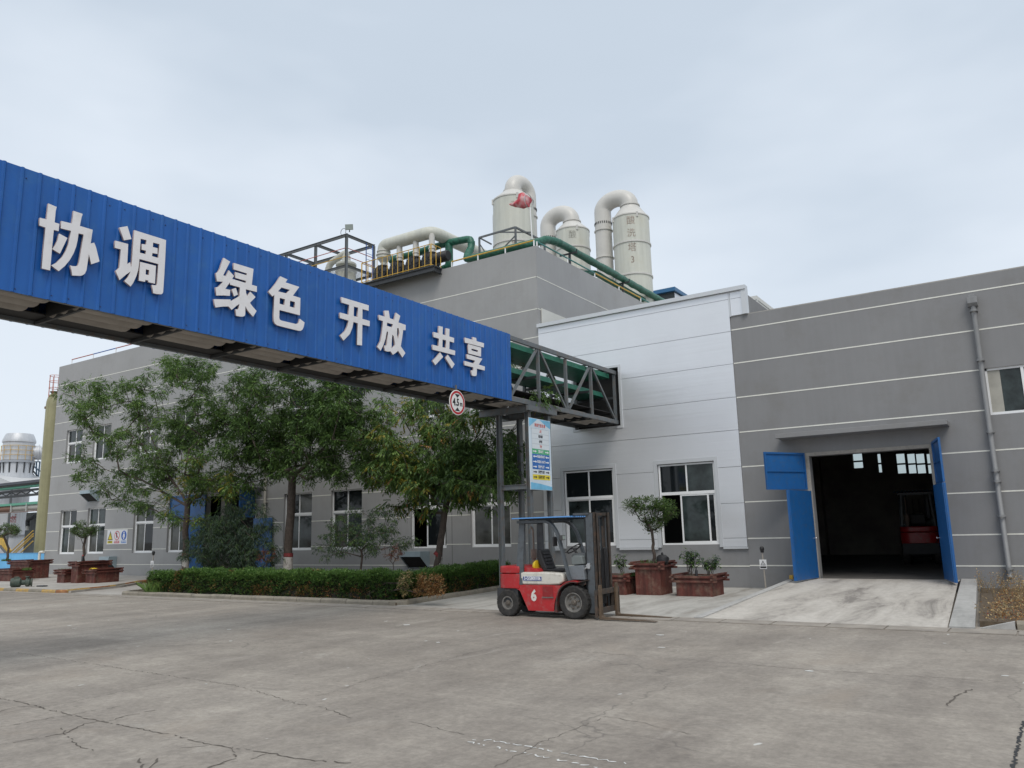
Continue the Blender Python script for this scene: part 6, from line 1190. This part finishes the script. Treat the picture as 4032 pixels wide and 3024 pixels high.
for k in range(14):
    a=2*PI*k/14; x=ix+(rI+.1)*math.cos(a); y=iy+(rI+.1)*math.sin(a); MB().tube([(x,y,8.98),(x,y,10.25)],.018,6).build('gallery_post',YEL,IN); 
    MB().bar((x,y,8.8),(ix+rI*math.cos(a),iy+rI*math.sin(a),7.9),.08).build('gallery_bracket',DSTEEL,IN)
D_=Vector((.45,.89,0)); C_=Vector((ix,iy,9.75)); mb=MB(); mb.tube([C_+D_*rI*.6,C_+D_*(rI+.5)],.62,24); mb.tube([C_+D_*(rI+.28),C_+D_*(rI+.36)],.74,24); mb.tube([C_+D_*(rI+.5)-Vector((0,0,.05)),C_+D_*6-Vector((0,0,.2))],.56,24); mb.build('side_duct',SILV,IN,smooth=30)
vdI=Vector((-ix,-iy,0)).normalized()
for ch,z in (('二',4.45),('燃',3.85),('室',3.05)): towertext(IN,(ix,iy),rI*.93,ch,z,mat('tower_red',(.42,.06,.06),.6),.66,(-ix,-iy))
# pipe racks in front of the tower
PR=thing('pipe_rack',(-62,28,0),'green and dark pipe rack crossing in front of the silver tower','pipe rack')
za=lambda p,Y=28.0:aY(l3(*p),Y).z
z1_,z2_,z3_,z4_,z5_=za((220,603)),za((220,652)),za((220,752)),za((220,843)),za((220,935)); zp=za((220,905))
MB().box(-80,-57.0,27.6,28.6,z1_-.10,z1_+.08).build('cable_tray',mat('tray_dark',(.05,.055,.07),.5),PR)
MB().tube([(-80,27.9,z2_),(-57,27.9,z2_)],.10,12).build('green_pipe',mat('pipe_green',(.09,.33,.22),.45),PR,smooth=True)
MB().box(-80,-57,27.95,28.1,z3_-.06,z3_+.10).build('truss_chord',DSTEEL,PR); MB().box(-80,-57,27.95,28.1,z2_-.32,z2_-.16).build('truss_chord',DSTEEL,PR)
for k in range(16): x=-80+1.44*k; MB().bar((x,28.02,z3_+.1),(x+.72,28.02,z2_-.3),.06).build('truss_web',DSTEEL,PR); MB().bar((x+.72,28.02,z2_-.3),(x+1.44,28.02,z3_+.1),.06).build('truss_web',DSTEEL,PR)
MB().box(-80,-57,27.9,28.05,z4_-.09,z4_+.07).build('green_beam',mat('pipe_green',(.09,.33,.22),.45),PR); MB().box(-80,-57,27.9,28.0,z5_-.04,z5_+.03).build('lower_beam',mat('beam_brown',(.22,.16,.14),.6),PR)
MB().tube([(-80,28.2,zp+.12),(-61.9,28.2,zp+.12)],.24,16).build('brown_pipe',BROWNP,PR,smooth=True); MB().tube([(-61.9,28.2,zp+.12),(-57,28.2,zp+.08)],.22,16).build('lagged_pipe',mat('pipe_beige',(.42,.40,.36),.5,var=.1),PR,smooth=True)
for x in (-63.9,-61.6,-59.4): MB().box(x-.04,x+.04,27.88,27.96,z5_,z4_).build('hanger',mat('hanger_pale',(.45,.47,.46),.5),PR)
for x in (-79,-64.8,-57.4): MB().box(x-.12,x+.12,28.0,28.2,0,z1_-.1).build('rack_column',mat('hanger_pale',(.45,.47,.46),.5),PR)
# yellow stair rails and steps behind the blue wall
ST=thing('yellow_stair',(-60,26,0),'yellow handrails of a stair rising behind the light blue wall','stair')
for (a,b) in (((115,1412),(385,1155)),((150,1418),(388,1190)),((175,1418),(388,1215)),((235,1418),(385,1275))): MB().tube([aY(l3(*a),26),aY(l3(*b),26)],.035,8).build('handrail',YEL,ST,smooth=True)
MB().bar(aY(l3(0,1250),26.5),aY(l3(110,1420),26.5),.10,.5).build('stringer',YEL,ST); MB().bar(aY(l3(0,1330),26.4),aY(l3(75,1420),26.4),.10,.12).build('stringer',STEEL,ST)
MM=thing('burner_unit',(-63,30,0),'dark machinery with a corrugated hose between silver tower and olive column','machinery')
a=aY(l3(300,1050),30); b=aY(l3(400,1400),30); MB().box(a.x,b.x+1.2,30,32,0,aY(l3(340,945),30).z).build('cabinet',mat('machine_dark',(.07,.08,.08),.6,var=.5,vscale=2),MM)
pth=fillet([aY(l3(405,985),29.6),aY(l3(320,1030),29.6),aY(l3(322,1100),29.6)],.2); mb=MB(); mb.tube(pth,.14,12); mb.build('hose',DSTEEL,MM,smooth=50); q=aY(l3(315,1150),29.6); mb=MB(); mb.tube([q+Vector((0,0,.35)),q],[.08,.15],14); mb.build('funnel',PVC2,MM,smooth=50)
# stair tower and ladder beyond
TT=thing('stair_tower',(-66,36,0),'dark open stair frame between silver tower and olive column','stair')
for (a,b) in (((375,445),(450,530)),((370,480),(445,580)),((390,350),(465,350)),((425,350),(425,600)),((465,350),(440,600)),((390,400),(465,460))): MB().bar(aY(l3(*a),36),aY(l3(*b),36),.10).build('frame_bar',mat('frame_blue',(.12,.2,.28),.5) if a[1]<440 else DSTEEL,TT)
q0=aY(l3(10,590),31); WR=thing('white_tent_roof',(q0.x-1.5,33,5),'pale pointed roof edge behind the pipe rack at the far left','roof'); mb=MB(); a=aY(l3(0,535),32); b=aY(l3(130,592),32); mb.prismY([(a.x-3,b.z),(b.x,b.z),(b.x,b.z+.03),(a.x,a.z),(a.x-3,a.z+.6)],32,36); mb.build('sheet',mat('pale_sheet',(.55,.56,.57),.5),WR)
for x in (a.x-2.8,b.x-.2): MB().box(x-.06,x+.06,32.1,32.25,0,b.z).build('post',STEEL,WR)
